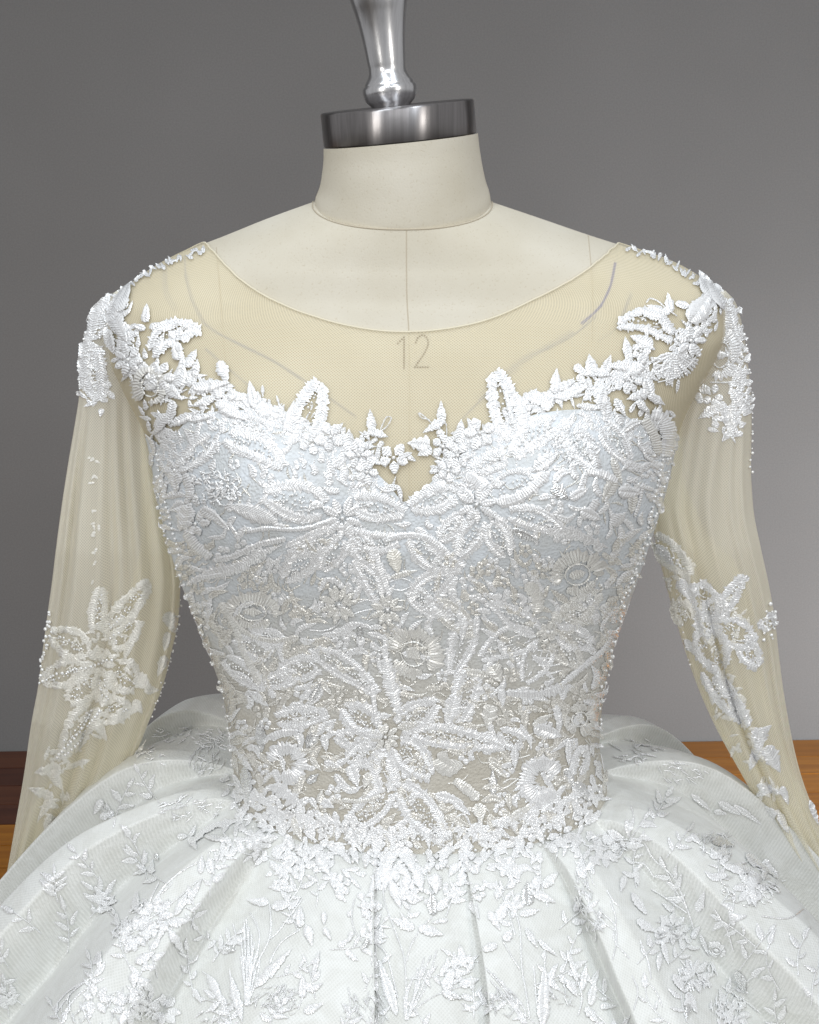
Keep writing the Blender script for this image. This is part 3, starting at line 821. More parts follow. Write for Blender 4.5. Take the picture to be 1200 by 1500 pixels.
def sleeve_surface(sd, shrink=1.0, half=False, dy=0.0, n=160, nv=180, vlo=None, wr=1.0, seed=0, fa_=None, fb_=None):
    d = SLV[sd]; v0 = vlo or d['v'][0]
    v = np.linspace(v0, d['v'][-1], nv)
    fa, fb = pchip(d['v'], d['a']), pchip(d['v'], d['b'])
    a, b = fa(v), fb(v)
    if fa_ is not None: a = fa_(v, a, b)
    if fb_ is not None: b = fb_(v, a, b)
    if sd == 'right': wr = wr * 0.5
    yc = 0.0 + dy + np.interp(v, [425, 560, 800, 1050, 1300], [0.0, 0.0, 0.005, 0.035, 0.13 if sd == 'left' else 0.08])
    A = at(a, v, yc); B = at(b, v, yc)
    c = (A + B) / 2; hw = (B[:, 0] - A[:, 0]) / 2 * shrink
    t = np.linspace(-1.45, 1.45, n) if half else np.linspace(-math.pi, math.pi, n, endpoint=False)
    rr = np.random.RandomState(seed + (5 if sd == 'left' else 9))
    X = c[:, 0][:, None] + hw[:, None] * np.sin(t)[None]
    dep = np.maximum(hw * 0.55, 0.012)
    Yf = np.zeros((nv, n))
    for k in range(7):
        ph = rr.rand() * 6.28; fq = rr.choice([5, 7, 9, 13, 17, 23]); am = rr.rand() * 0.0042
        Yf += am * np.sin(fq * t[None] + ph + (v[:, None] - 600) / (90 + 160 * rr.rand()) * (rr.rand() - .5) * 3)
    env = np.clip((v - 560) / 200, 0, 1)[:, None] * wr
    Y = yc[:, None] - dep[:, None] * np.cos(t)[None] + Yf * env * np.abs(np.cos(t))[None]
    Z = np.broadcast_to(c[:, 2][:, None], X.shape)
    Pq = np.stack([X, Y, Z], -1)
    u = t[None] * hw[:, None]
    uv = np.stack([np.broadcast_to(u, X.shape), np.broadcast_to((v[:, None]) * 0.0005, X.shape)], -1)
    return Pq, uv
sleeves = {}; MSL = {}
for sd in ('left', 'right'):
    Pq, uv = sleeve_surface(sd)
    sq = grid_quads(Pq.shape[0], Pq.shape[1], True)
    sleeves[sd] = mk('sleeve', Pq.reshape(-1, 3), sq, M_SLEEVE, gown, True, uv)
    x0, x1 = (-40, 300) if sd == 'left' else (920, 1290)
    MSL[sd] = Mapper(Pq.reshape(-1, 3), sq, x0, x1, 410, 1340)
# doubled cream net lying inside each sleeve
Pq, uv = sleeve_surface('left', 0.97, True, 0.006, wr=0.5, vlo=560, seed=3, nv=150,
    fa_=lambda v, a, b: np.maximum(a + 2, np.interp(v, [560, 640, 800, 900, 1000, 1100, 1180, 1290], [204, 206, 206, 180, 160, 100, 45, 12])))
mk('sleeve_lining', Pq.reshape(-1, 3), grid_quads(*Pq.shape[:2]), M_LINING, gown, True, uv)
Pq, uv = sleeve_surface('right', 0.97, True, 0.006, wr=0.5, vlo=600, seed=4, nv=150,
    fb_=lambda v, a, b: np.minimum(b - 3, np.interp(v, [600, 700, 780, 820, 860, 1000, 1130, 1400], [1000, 1000, 1035, 1075, 1100, 1122, 1162, 1330])))
mk('sleeve_lining', Pq.reshape(-1, 3), grid_quads(*Pq.shape[:2]), M_LINING, gown, True, uv)

# ------------------------------------------------------------------ lace: upper edge of the bodice and shoulders
G = 4.4     # the gown lies about 2.2 mm off the form
def B_leaf(x, y, L, Wd, a, parent=bodice, mat=M_THREAD, **k):
    k.setdefault('H', 2.6)
    if mat is M_THREAD and y > 640 and RNG.rand() < 0.28: mat = M_SILVER
    return put('embroidered_leaf', leaf(x, y, L, Wd, a, **k), MT, mat, parent, lift=G + RNG.rand() * 1.5)
def B_petal(*a, parent=bodice, mat=M_THREAD, **k):
    return put('embroidered_petal', petal('body', *a, **k), MT, mat, parent, lift=G)
def B_band(path, w, parent=bodice, mat=M_THREAD, name='embroidered_band', **k):
    return put(name, [band(path, w, **k)], MT, mat, parent, lift=G + 0.6)
def B_flower(x, y, r, n=5, rot=0, parent=bodice, mat=M_THREAD):
    return put('lace_flower', flower(x, y, r, n, rot, 'body'), MT, mat, parent, lift=G + 1.2)
def B_med(*a, parent=bodice, mat=M_IVORY, **k):
    return put('lace_medallion', medallion(*a, **k), MT, mat, parent, lift=G + 0.8)

yk = yoke
# left shoulder (of the photograph)
B_petal(222, 524, 300, 486, 34, rim=9, bend=-0.24, parent=yk); B_leaf(252, 478, 40, 13, -20, parent=yk); B_leaf(236, 505, 36, 12, -65, parent=yk)
for a in [(217, 461, 26, 13, -85), (233, 478, 24, 10, -20), (206, 480, 22, 10, 200), (178, 478, 52, 25, 62), (184, 438, 46, 22, -62), (170, 458, 34, 18, -60), (166, 500, 40, 18, 70),
          (262, 512, 34, 18, -100), (283, 526, 30, 15, -60), (268, 545, 46, 20, -80), (290, 540, 26, 12, -80), (313, 566, 54, 18, -8), (330, 548, 36, 18, 70), (322, 576, 30, 16, 80),
          (350, 583, 28, 18, 20), (342, 605, 54, 17, 30), (371, 580, 40, 16, -100), (362, 590, 28, 13, 60), (398, 606, 44, 22, 20), (385, 596, 24, 12, -50), (412, 604, 22, 12, -60),
          (257, 575, 36, 17, 40), (300, 590, 34, 13, 160), (275, 612, 46, 14, -25), (255, 605, 34, 15, 100), (300, 612, 40, 12, -10), (240, 620, 34, 16, 120)]:
    B_leaf(*a, parent=yk)
B_flower(193, 527, 22, 7, parent=yk); B_flower(263, 500, 17, 5, parent=yk); B_flower(238, 552, 22, 6, parent=yk)
B_med(224, 566, 27, 34, -20, parent=yk, mat=M_IVORY)
B_petal(436, 654, 470, 556, 50, rim=13, beads=1, parent=bodice)
B_band([(416, 640), (424, 610), (432, 588)], 10, name='embroidered_leaf', shape='leaf')
B_flower(483, 642, 22, 5, 20); B_flower(455, 648, 18, 5)
for a in [(510, 646, 34, 17, -88), (528, 652, 24, 12, 30), (543, 617, 34, 14, -95), (553, 636, 32, 14, 18), (537, 640, 18, 8, 60), (496, 628, 20, 10, -50)]: B_leaf(*a)
put('thread_loop', cord([(556, 632), (566, 612), (573, 613), (567, 625), (556, 634)], 2) + cord([(536, 660), (548, 668), (556, 664), (552, 676), (540, 672)], 2) + cord([(540, 648), (536, 660), (545, 655), (560, 656)], 2), MT, M_THREAD, bodice, lift=G)
B_flower(576, 671, 22, 5, 15); B_leaf(594, 667, 22, 11, -20); B_leaf(603, 672, 16, 9, 30); B_flower(524, 668, 20, 6); B_flower(536, 692, 18, 5); B_leaf(548, 676, 26, 12, 20); B_flower(658, 690, 18, 5); B_flower(672, 668, 20, 6)
# centre right
for a in [(647, 606, 36, 15, -92), (635, 626, 36, 14, 150), (613, 651, 34, 24, 185), (622, 662, 24, 16, 150), (648, 640, 22, 12, 60), (675, 633, 36, 18, -85), (662, 645, 22, 12, -30), (690, 622, 20, 12, -120)]: B_leaf(*a)
put('thread_loop', cord([(634, 622), (618, 608), (613, 606), (618, 613), (630, 616)], 2) + cord([(640, 660), (650, 650), (656, 640), (650, 662), (640, 664)], 2) + cord([(655, 640), (654, 622), (650, 618)], 2), MT, M_THREAD, bodice, lift=G)
B_flower(704, 636, 24, 5, 40); B_flower(650, 655, 18, 5)
B_petal(757, 648, 723, 541, 48, rim=13, beads=1)
B_band([(737, 560), (744, 590), (752, 625)], 7, skew=0.9, H=2.4)
B_band([(772, 640), (768, 610), (764, 586)], 10, name='embroidered_leaf', shape='leaf')
# right shoulder
B_petal(986, 498, 897, 482, 36, rim=9, bend=0.22, parent=yk); B_leaf(948, 462, 42, 13, 195, parent=yk); B_leaf(972, 478, 36, 12, 230, parent=yk)
for a in [(978, 446, 28, 13, -100), (962, 456, 36, 11, 200), (1000, 450, 26, 11, 15), (1024, 452, 54, 28, -50), (1030, 418, 42, 20, -115), (1048, 438, 38, 22, 65), (937, 500, 36, 18, 200), (917, 513, 38, 14, -100),
          (941, 521, 30, 15, -60), (947, 508, 24, 13, 30), (910, 537, 56, 18, 178), (925, 545, 34, 14, 150), (888, 535, 30, 14, -70), (864, 537, 34, 18, -100), (850, 546, 26, 14, 40), (878, 548, 34, 14, 12),
          (813, 560, 38, 14, -85), (828, 566, 28, 13, -20), (842, 574, 42, 14, -20), (822, 582, 34, 14, 170), (852, 562, 26, 12, 60), (880, 582, 34, 18, -80), (885, 604, 36, 16, 95), (905, 598, 30, 12, 60), (862, 598, 40, 10, 5),
          (790, 588, 30, 20, 20), (779, 580, 24, 12, -50), (803, 592, 28, 15, -55), (770, 594, 24, 12, -120), (948, 570, 30, 17, 70), (930, 580, 34, 16, 160), (958, 585, 28, 14, 30), (938, 596, 26, 12, 45), (918, 568, 22, 12, -60)]:
    B_leaf(*a, parent=yk)
B_flower(1008, 500, 23, 8, parent=yk); B_flower(922, 560, 16, 5, parent=yk); B_flower(936, 516, 15, 5, parent=yk)
put('lace_fan', fan(985, 518, [pol(985, 518, 36, a) for a in range(15, 170, 9)], 4), MT, M_THREAD, yk, lift=G)
put('thread_loop', cord([(945, 447), (950, 440), (962, 444), (975, 455), (990, 465)], 2) + cord([(960, 560), (985, 552), (1000, 540), (1025, 510)], 2), MT, M_THREAD, yk, lift=G)
B_band([(950, 604), (968, 612), (975, 635), (972, 668)], 20, parent=bodice, H=2.4, rag=.3)
B_band([(940, 612), (955, 640), (960, 665)], 14, parent=bodice, mat=M_IVORY)

# ------------------------------------------------------------------ lace: bodice front
# left cup
B_petal(478, 744, 382, 724, 58, rim=13, beads=3, bend=0.02)
B_petal(512, 735, 597, 751, 42, rim=12, beads=2)
B_leaf(372, 749, 74, 25, 18, skew=-0.9, groove=0.0)
B_flower(500, 757, 30, 9, 10)
B_petal(495, 775, 416, 800, 38, rim=10, bend=-0.1); B_petal(470, 790, 414, 850, 46, rim=13, beads=3); B_petal(505, 785, 470, 835, 34, rim=10); B_petal(520, 775, 545, 835, 36, rim=10)
B_band([(478, 762), (455, 770), (425, 773), (395, 771), (365, 776)], 7, H=3)
B_band([(276, 856), (310, 838), (350, 828), (380, 810), (416, 794)], 19, H=1.8, rag=0.3, shape='leaf', skew=.5)
B_band([(276, 776), (292, 798), (313, 815)], 16, H=3.0)
B_band([(316, 818), (345, 812), (380, 795), (420, 786)], 9); B_band([(290, 845), (330, 838), (352, 832), (370, 826)], 8)
B_petal(330, 640, 420, 690, 40, rim=11, beads=2, bend=-0.1); B_petal(320, 640, 262, 690, 34, rim=10); B_petal(400, 640, 345, 612, 34, rim=9)
put('lace_patch', patch(318, 714, 42, 26, 130, 10), MT, M_THREAD, bodice, lift=G)
B_band([(275, 692), (283, 715), (282, 730)], 13); B_leaf(262, 704, 34, 20, 80); B_leaf(275, 758, 40, 26, 110); B_leaf(315, 752, 36, 18, 30); B_leaf(264, 742, 24, 18, 160)
B_leaf(330, 765, 30, 12, 40); B_flower(262, 688, 18, 6); B_flower(292, 765, 20, 6)
# right cup
B_petal(668, 722, 597, 743, 42, rim=12, beads=2); B_flower(700, 738, 30, 9)
B_petal(716, 726, 803, 692, 44, rim=6, beads=2); B_band([(730, 735), (755, 730), (778, 716), (800, 693)], 17, H=3.2)
B_band([(684, 696), (700, 706), (712, 718)], 20, H=3.0)
B_petal(705, 760, 670, 815, 38, rim=12); B_petal(720, 760, 745, 815, 42, rim=12, beads=3); B_petal(685, 755, 640, 790, 32, rim=10)
B_petal(742, 750, 830, 782, 34, rim=9, beads=2, bend=-.08); B_band([(815, 768), (850, 784), (888, 800)], 18, H=1.8, rag=0.3, shape='leaf', skew=.5); B_leaf(770, 782, 46, 14, 25)
B_petal(820, 620, 750, 672, 40, rim=11, bend=0.1); B_petal(830, 630, 870, 690, 40, rim=11); B_leaf(800, 676, 44, 20, -35); B_petal(745, 668, 690, 690, 30, rim=9)
put('lace_patch', patch(835, 655, 40, 22, 110, 10), MT, M_THREAD, bodice, lift=G)
B_petal(880, 620, 920, 680, 36, rim=9); B_leaf(900, 690, 44, 12, 70, mat=M_IVORY); B_band([(855, 690), (880, 695), (900, 705)], 13); B_leaf(888, 718, 40, 20, 120, mat=M_IVORY)
B_leaf(918, 720, 34, 20, 5); B_leaf(922, 737, 30, 16, 95, mat=M_IVORY); B_leaf(902, 757, 28, 18, -40); B_band([(872, 730), (862, 745), (850, 752)], 12)
B_leaf(820, 722, 30, 20, 40); B_leaf(845, 722, 30, 16, -30); B_leaf(862, 752, 34, 18, 25); B_band([(938, 706), (932, 735), (925, 755)], 5)
# beside and under the centre point
B_petal(590, 790, 500, 768, 32, rim=9, beads=2, bend=-.15); B_petal(600, 775, 682, 832, 44, rim=11, beads=3, bend=0.12); B_band([(560, 790), (590, 783), (625, 786), (655, 805)], 9)
B_band([(548, 800), (556, 830), (571, 870)], 10); B_petal(556, 880, 514, 815, 32, rim=11, bend=0.1); B_leaf(579, 820, 36, 22, 75, mat=M_SOFT)
B_leaf(592, 838, 42, 10, -15, mat=M_IVORY); put('thread_loop', cord([(570, 850), (590, 845), (605, 853), (590, 862), (572, 860)], 2), MT, M_THREAD, bodice, lift=G)
B_petal(606, 890, 668, 838, 46, rim=12, beads=2, bend=-.1); B_petal(600, 860, 640, 900, 30, rim=9)
B_flower(497, 882, 27, 11, mat=M_IVORY); B_band([(468, 862), (478, 846), (494, 850), (510, 866)], 9)
B_flower(568, 890, 24, 9, mat=M_IVORY); put('thread_loop', cord([(525, 880), (540, 876), (552, 884), (545, 890)], 2.4) + cord([(515, 898), (530, 893), (550, 890), (556, 898), (540, 908)], 2) + cord([(455, 920), (475, 921), (492, 915), (500, 905)], 2.4), MT, M_THREAD, bodice, lift=G)
B_leaf(528, 922, 24, 8, -90); B_leaf(529, 940, 20, 14, 90)
# medallions
B_med(373, 893, 46, 30, 4); B_med(606, 955, 44, 42, 35); B_med(843, 838, 42, 36, -15); B_med(845, 1052, 24, 27, 60); B_med(795, 930, 14, 12, 0)
# mid band
B_petal(458, 950, 558, 1018, 34, rim=9, beads=3, bend=-0.05); B_petal(470, 970, 405, 985, 40, rim=10, beads=3); B_petal(400, 960, 345, 930, 36, rim=10); B_leaf(466, 950, 22, 12, -50)
B_petal(420, 940, 372, 920, 26, rim=8); B_band([(340, 900), (365, 925), (400, 935), (440, 930)], 8, mat=M_IVORY); B_petal(440, 985, 380, 1003, 28, rim=8, beads=2)
B_band([(326, 880), (345, 910), (360, 950), (385, 1000)], 12, mat=M_IVORY); B_petal(330, 960, 395, 1010, 30, rim=9); B_leaf(384, 1022, 34, 14, 40)
B_petal(690, 900, 660, 990, 40, rim=10, beads=1); B_petal(640, 880, 700, 930, 36, rim=11, mat=M_IVORY); B_leaf(652, 895, 40, 28, 35); B_leaf(697, 915, 34, 12, 95); B_leaf(678, 920, 40, 11, 100)
B_petal(790, 926, 720, 880, 34, rim=8); B_petal(788, 930, 700, 965, 46, rim=7, beads=1, bend=.1); B_petal(800, 935, 765, 1000, 44, rim=6, beads=0); B_petal(806, 925, 880, 860, 40, rim=11, beads=2, mat=M_IVORY)
B_petal(812, 922, 870, 945, 36, rim=9); B_petal(808, 935, 850, 975, 38, rim=9, mat=M_IVORY); B_band([(820, 1000), (850, 975), (880, 950), (892, 930)], 9); B_petal(825, 890, 868, 905, 30, rim=10, mat=M_IVORY)
B_band([(770, 850), (785, 870), (785, 895)], 20, mat=M_IVORY, H=2.0); B_flower(800, 922, 14, 6, mat=M_IVORY)
put('thread_loop', sum([cord([(785, 950 + k * 11), (805, 951 + k * 11), (820, 950 + k * 10)], 2.6) for k in range(4)], []), MT, M_THREAD, bodice, lift=G)
B_band([(740, 1012), (775, 1015), (805, 1010), (825, 1002)], 14, rag=.3); B_leaf(734, 1020, 28, 13, 85); B_leaf(726, 985, 30, 24, 60, mat=M_IVORY); B_leaf(700, 985, 44, 14, 10, mat=M_IVORY)
B_petal(690, 975, 672, 1060, 40, rim=12, beads=2); B_leaf(660, 1040, 50, 26, 105); B_leaf(715, 1048, 36, 24, 100, mat=M_IVORY)
# lower flower
FX, FY = 565, 1077
B_band([(562, 928), (566, 965), (574, 1000), (586, 1050)], 22, H=1.9, rag=.3, shape='drop', skew=.4); B_band([(553, 1060), (549, 1030), (545, 1000)], 7)
B_petal(552, 1066, 500, 1030, 46, rim=12, beads=3); B_petal(582, 1066, 641, 1026, 46, rim=12, beads=3); B_petal(556, 1092, 506, 1112, 44, rim=13, beads=3); B_petal(580, 1085, 634, 1138, 50, rim=12, beads=4)
B_petal(562, 1090, 564, 1163, 40, rim=14, beads=0, fat=.7); B_flower(FX, FY, 22, 9, mat=M_IVORY); B_leaf(545, 1072, 34, 16, 190); B_petal(550, 1085, 490, 1075, 34, rim=10)
B_petal(596, 1070, 745, 1094, 34, rim=10, beads=3, bend=-.02); B_leaf(600, 1060, 36, 14, -10, mat=M_IVORY); B_band([(640, 1108), (660, 1120), (678, 1118)], 30, mat=M_IVORY, skew=.6); B_band([(665, 1140), (690, 1160), (700, 1170)], 15, mat=M_IVORY)
B_petal(574, 1157, 500, 1222, 42, rim=9, beads=4); B_petal(588, 1150, 655, 1236, 48, rim=11, beads=4); B_leaf(520, 1135, 34, 22, 70); B_leaf(538, 1142, 26, 14, 110, mat=M_IVORY)
B_band([(502, 1170), (530, 1172), (560, 1164)], 7, mat=M_IVORY); B_leaf(658, 1168, 44, 17, 15); B_leaf(676, 1182, 34, 14, 40); B_leaf(702, 1190, 30, 18, 80, mat=M_IVORY)
put('thread_loop', cord([(655, 1222), (672, 1212), (685, 1214), (696, 1222)], 4) + cord([(660, 1215), (668, 1196), (680, 1192), (692, 1216)], 3), MT, M_THREAD, bodice, lift=G)
# lower left and lower right
B_petal(404, 1052, 486, 1042, 34, rim=10, beads=4); B_band([(398, 1080), (415, 1072), (440, 1070)], 12); B_leaf(457, 1083, 26, 18, 120); B_leaf(463, 1074, 28, 12, 70, mat=M_IVORY); B_leaf(478, 1086, 26, 12, 80)
B_band([(398, 1112), (410, 1097), (432, 1096), (444, 1114), (434, 1134), (414, 1138)], 20, H=2.8, rag=.2); B_band([(402, 1150), (420, 1160), (438, 1175)], 22, H=2.8, rag=.25); B_band([(396, 1165), (405, 1188), (425, 1195)], 16)
B_leaf(489, 1118, 26, 12, 20); B_leaf(461, 1138, 22, 12, -40); B_leaf(465, 1118, 26, 8, 50, mat=M_IVORY); B_leaf(472, 1165, 22, 12, -80, mat=M_IVORY); B_leaf(482, 1176, 22, 14, 30); B_leaf(462, 1175, 20, 10, 60)
B_leaf(385, 1080, 44, 16, 85); B_leaf(366, 1150, 60, 16, 85); B_leaf(374, 1172, 30, 12, 70); B_petal(470, 1002, 455, 1030, 18, rim=7); B_leaf(478, 1004, 34, 11, 50, mat=M_IVORY); B_leaf(465, 1010, 36, 11, -60)
B_leaf(416, 1210, 50, 15, 85); B_leaf(438, 1212, 40, 14, 70, mat=M_IVORY)
B_petal(768, 1085, 728, 1066, 32, rim=9, beads=2, bend=-.1); B_leaf(800, 1070, 44, 22, 20); B_leaf(814, 1044, 28, 12, 80); B_leaf(792, 1052, 34, 12, -30, mat=M_IVORY)
B_band([(812, 1160), (785, 1168), (770, 1150), (776, 1124), (798, 1116), (814, 1132)], 24, H=2.8, rag=.2); B_leaf(721, 1144, 38, 13, -92); B_leaf(752, 1108, 34, 12, 90)
B_leaf(829, 1100, 40, 10, 90); B_petal(842, 1136, 852, 1088, 26, rim=8); B_leaf(832, 1140, 36, 12, 70); B_leaf(850, 1160, 38, 17, 55); B_leaf(760, 1190, 50, 16, -35, mat=M_IVORY); B_petal(810, 1180, 770, 1200, 30, rim=9)
put('thread_loop', cord([(735, 1146), (745, 1140), (758, 1140)], 3) + cord([(730, 1157), (742, 1151), (758, 1139)], 2.4) + cord([(745, 1110), (762, 1108), (775, 1104)], 2.4), MT, M_IVORY, bodice, lift=G)

# crumbled stitching, beads and loops between the motifs of the bodice
f_l = pchip(LV, XL); f_r = pchip(LV, XR)
def waist_row(x): return 1152 + 78 * max(0.0, 1 - ((x - 615) / 275.0) ** 2)
def flow(x, y): return 40 * math.sin(x / 61.0 + y / 83.0) + 60 * math.sin(x / 97.0 - y / 53.0 + 1.3) + 90 * math.sin(y / 171.0)
fill_w, fill_i = [], []
hole = [(690, 960, 16), (655, 1150, 26), (640, 1195, 20), (470, 1150, 22), (375, 1055, 14), (700, 1130, 24), (420, 815, 16), (690, 812, 22), (380, 720, 16), (330, 790, 16), (350, 855, 16), (450, 860, 18), (800, 800, 20), (620, 1000, 12), (660, 965, 20), (500, 850, 14), (860, 1085, 10)]
pts = np.zeros((0, 2)); tries = 0
O2 = OCC | np.roll(OCC, 1, 0) | np.roll(OCC, -1, 0) | np.roll(OCC, 1, 1) | np.roll(OCC, -1, 1)
def room(x, y, r):
    return len(pts) == 0 or ((pts[:, 0] - x) ** 2 + (pts[:, 1] - y) ** 2).min() > r * r
def in_bodice(x, y, m=4):
    return f_cup(x) + m < y < waist_row(x) + 10 and not any((x - a) ** 2 + (y - b) ** 2 < c * c for a, b, c in hole)
while tries < 9000:                      # broad satin leaves and scrolls first
    tries += 1
    y = 610 + RNG.rand() * 640; lo, hi = f_l(min(y, 1150)), f_r(min(y, 1150)); x = lo + (hi - lo) * RNG.rand()
    if not in_bodice(x, y): continue
    cup = y < 790; edge = min(x - lo, hi - x) < 60
    if cup and not edge and RNG.rand() < 0.5: continue
    if O2[int(y / 4), int(x / 4)] and RNG.rand() < 0.92: continue
    if not room(x, y, 11.0 if not cup else 15.0): continue
    pts = np.vstack([pts, [x, y]])
    an = flow(x, y) + RNG.randn() * 30; l = 18 + 20 * RNG.rand(); w = 6.5 + 6.5 * RNG.rand()
    tgt = fill_w if (cup or RNG.rand() < 0.5) else fill_i
    if RNG.rand() < 0.22: tgt += flower(x, y, 9 + 5 * RNG.rand(), 5, RNG.rand() * 90)
    else: tgt += leaf(x, y, l, w, an, curve=RNG.randn() * 0.16, base=0.4 + RNG.rand() * .8, H=1.9)
for _ in range(1300):                    # loose stitches between them
    y = 610 + RNG.rand() * 640; lo, hi = f_l(min(y, 1150)), f_r(min(y, 1150)); x = lo + (hi - lo) * RNG.rand()
    if not in_bodice(x, y) or (y < 790 and RNG.rand() < .5) or OCC[int(y / 4), int(x / 4)]: continue
    an = flow(x, y) + RNG.randn() * 30; l = 9 + 12 * RNG.rand()
    fill_i.append(band([pol(x, y, -l / 2, an), pol(x, y, RNG.randn() * 2.5, an + 90), pol(x, y, l / 2, an)], 2.2 + 1.8 * RNG.rand(), H=1.5, cross=2, shape='leaf'))
    if RNG.rand() < 0.12: BEADS['body'].append((x, y, 2.0, 1.3 + RNG.rand() * 1.2))
for _ in range(260):
    y = 640 + RNG.rand() * 590; lo, hi = f_l(min(y, 1150)), f_r(min(y, 1150)); x = lo + (hi - lo) * RNG.rand()
    if y > waist_row(x) or y < f_cup(x) + 10: continue
    an = flow(x, y); l = 14 + 20 * RNG.rand(); s = RNG.choice([-1, 1]) * (4 + 6 * RNG.rand())
    fill_i += cord([pol(x, y, -l / 2, an), pol(x, y, s, an + 90), pol(x, y, l / 2, an)], 2.0, 1.4)
sh = []
for pth in ([(172, 425), (180, 480), (200, 535), (235, 565), (280, 560), (320, 575), (365, 592), (410, 612), (450, 635), (500, 645), (540, 660)],
            [(1045, 430), (1030, 470), (1000, 505), (985, 545), (940, 545), (890, 560), (840, 575), (790, 590), (760, 612), (710, 640), (660, 655)]):
    for q in resample(pth, 3.2):
        for _ in range(3):
            c = q + RNG.randn(2) * [9, 8]; an = flow(c[0] * 2, c[1] * 2) + RNG.randn() * 40
            sh += leaf(c[0], c[1], 9 + 12 * RNG.rand(), 4 + 4 * RNG.rand(), an, base=0.3)
for pth in ([(300, 608), (360, 610), (430, 635), (490, 660), (530, 690), (530, 740)], [(680, 660), (650, 690), (660, 720), (720, 680), (780, 640), (860, 615), (930, 630)], [(240, 600), (245, 650), (262, 700)], [(955, 600), (965, 650), (950, 710)]):
    for q in resample(pth, 3.0):
        for _ in range(3):
            c = q + RNG.randn(2) * [13, 12]; an = flow(c[0], c[1]) + RNG.randn() * 40
            sh += leaf(c[0], c[1], 10 + 12 * RNG.rand(), 4 + 4 * RNG.rand(), an, base=0.3)
for pth in ([(296, 363), (262, 380), (225, 397), (195, 416), (172, 438)], [(920, 362), (955, 374), (990, 391), (1020, 411), (1040, 432)]):
    for q in resample(pth, 6.0): sh += leaf(q[0] + RNG.randn() * 2, q[1] + 3 + RNG.randn() * 2, 10 + 6 * RNG.rand(), 4 + 2 * RNG.rand(), RNG.rand() * 360, H=1.3)
put('lace_filling', sh, MT, M_THREAD, bodice, 'stuff', G - 1.0)
put('lace_filling', fill_w, MT, M_THREAD, bodice, 'stuff', G); put('lace_filling', fill_i, MT, M_FILL, bodice, 'stuff', G)
# beaded side seams and edges
bead_row('body', [(226, 655), (229, 690), (240, 742), (253, 795), (268, 838), (290, 900), (314, 958), (331, 1010), (342, 1080), (347, 1150)], 3.0, 1.25, 1.5, 1.0)
bead_row('body', [(977, 660), (972, 690), (958, 742), (943, 795), (927, 838), (905, 900), (888, 958), (878, 1010), (873, 1080)], 3.2, 1.2, 1.5, 1.0)
bead_row('body', [(236, 665), (240, 700), (252, 750), (268, 810)], 2.4, 1.6); bead_row('body', [(966, 665), (960, 700), (946, 760), (930, 820), (905, 880)], 2.4, 1.6)
put_beads('bead_trim', BEADS['body'], MT, bodice, G - 1.0)
# lace that carries on round the sides and the back
class BackMap:
    def __call__(self, A):
        th = A[:, 0] / 300.0; v = A[:, 1]
        p0 = body(th, np.clip(v, 297, 1213), 0.0022); p1 = body(th, np.clip(v, 297, 1213), 0.0032)
        return p0 + (p1 - p0) * (A[:, 2] * 0.5)[:, None]
MB = BackMap(); back = []
for _ in range(230):
    th = (RNG.rand() * 2 - 1) * (math.pi - 1.45); th = math.pi + th
    if th > math.pi: th -= 2 * math.pi
    x = th * 300; y = 700 + RNG.rand() * 480; an = RNG.rand() * 360
    back += leaf(x, y, 20 + 25 * RNG.rand(), 8 + 8 * RNG.rand(), an)
put('lace_filling', back, MB, M_THREAD, bodice, 'stuff', 0.0)

# ------------------------------------------------------------------ lace: shoulders on the sleeve tops, elbow bands
def SL(side, name, parts, mat=M_THREAD, lift=0.8): return put(name, parts, MSL[side], mat, sleeves[side], 'stuff' if name == 'lace_filling' else None, lift)
L_, R_ = 'left', 'right'
SL(L_, 'embroidered_petal', petal('left', 128, 498, 146, 592, 38, rim=14, beads=3)); SL(L_, 'embroidered_leaf', leaf(152, 470, 46, 18, 60)); SL(L_, 'embroidered_leaf', leaf(136, 480, 40, 18, 100)); SL(L_, 'embroidered_leaf', leaf(124, 545, 60, 12, 92))
SL(R_, 'lace_medallion', medallion(1056, 520, 30, 46, 8, rim=17)); SL(R_, 'lace_flower', flower(1017, 570, 22, 6)); SL(R_, 'lace_flower', flower(1044, 580, 16, 5))
for a in [(1040, 603, 40, 18, 150), (1070, 620, 46, 18, 60), (1060, 602, 30, 12, 80), (1066, 636, 30, 14, 130), (1056, 596, 30, 12, 20)]: SL(R_, 'embroidered_leaf', leaf(*a))
SL(R_, 'thread_loop', cord([(1070, 600), (1078, 570), (1095, 565), (1090, 590)], 2) + cord([(1040, 560), (1070, 560), (1098, 556)], 2.4))
bead_row('right', [(1088, 480), (1096, 530), (1100, 580), (1100, 640), (1101, 690)], 2.5, 1.7, 1.0, 1.0); bead_row('left', [(121, 500), (116, 540), (114, 580)], 2.4, 1.6, 1.0, 1.0)
for side, reg in (('right', [(1035, 430), (1062, 455), (1080, 500), (1085, 550), (1080, 600), (1062, 625)]), ('left', [(160, 440), (140, 470), (130, 520), (128, 560), (142, 590)])):
    pp = []
    for q in resample(reg, 3.0):
        for _ in range(2):
            c = q + RNG.randn(2) * [11, 9]; pp += leaf(c[0], c[1], 10 + 14 * RNG.rand(), 5 + 4 * RNG.rand(), RNG.rand() * 360, base=0.3)
    SL(side, 'lace_filling', pp, M_THREAD, 0.6)
SL(L_, 'embroidered_leaf', leaf(140, 452, 44, 18, 130)); SL(L_, 'lace_flower', flower(134, 520, 18, 6))
for a in [(1050, 448, 44, 18, 60), (1072, 470, 44, 18, 75), (1085, 560, 40, 14, 95), (1078, 585, 34, 16, 60)]: SL(R_, 'embroidered_leaf', leaf(*a))
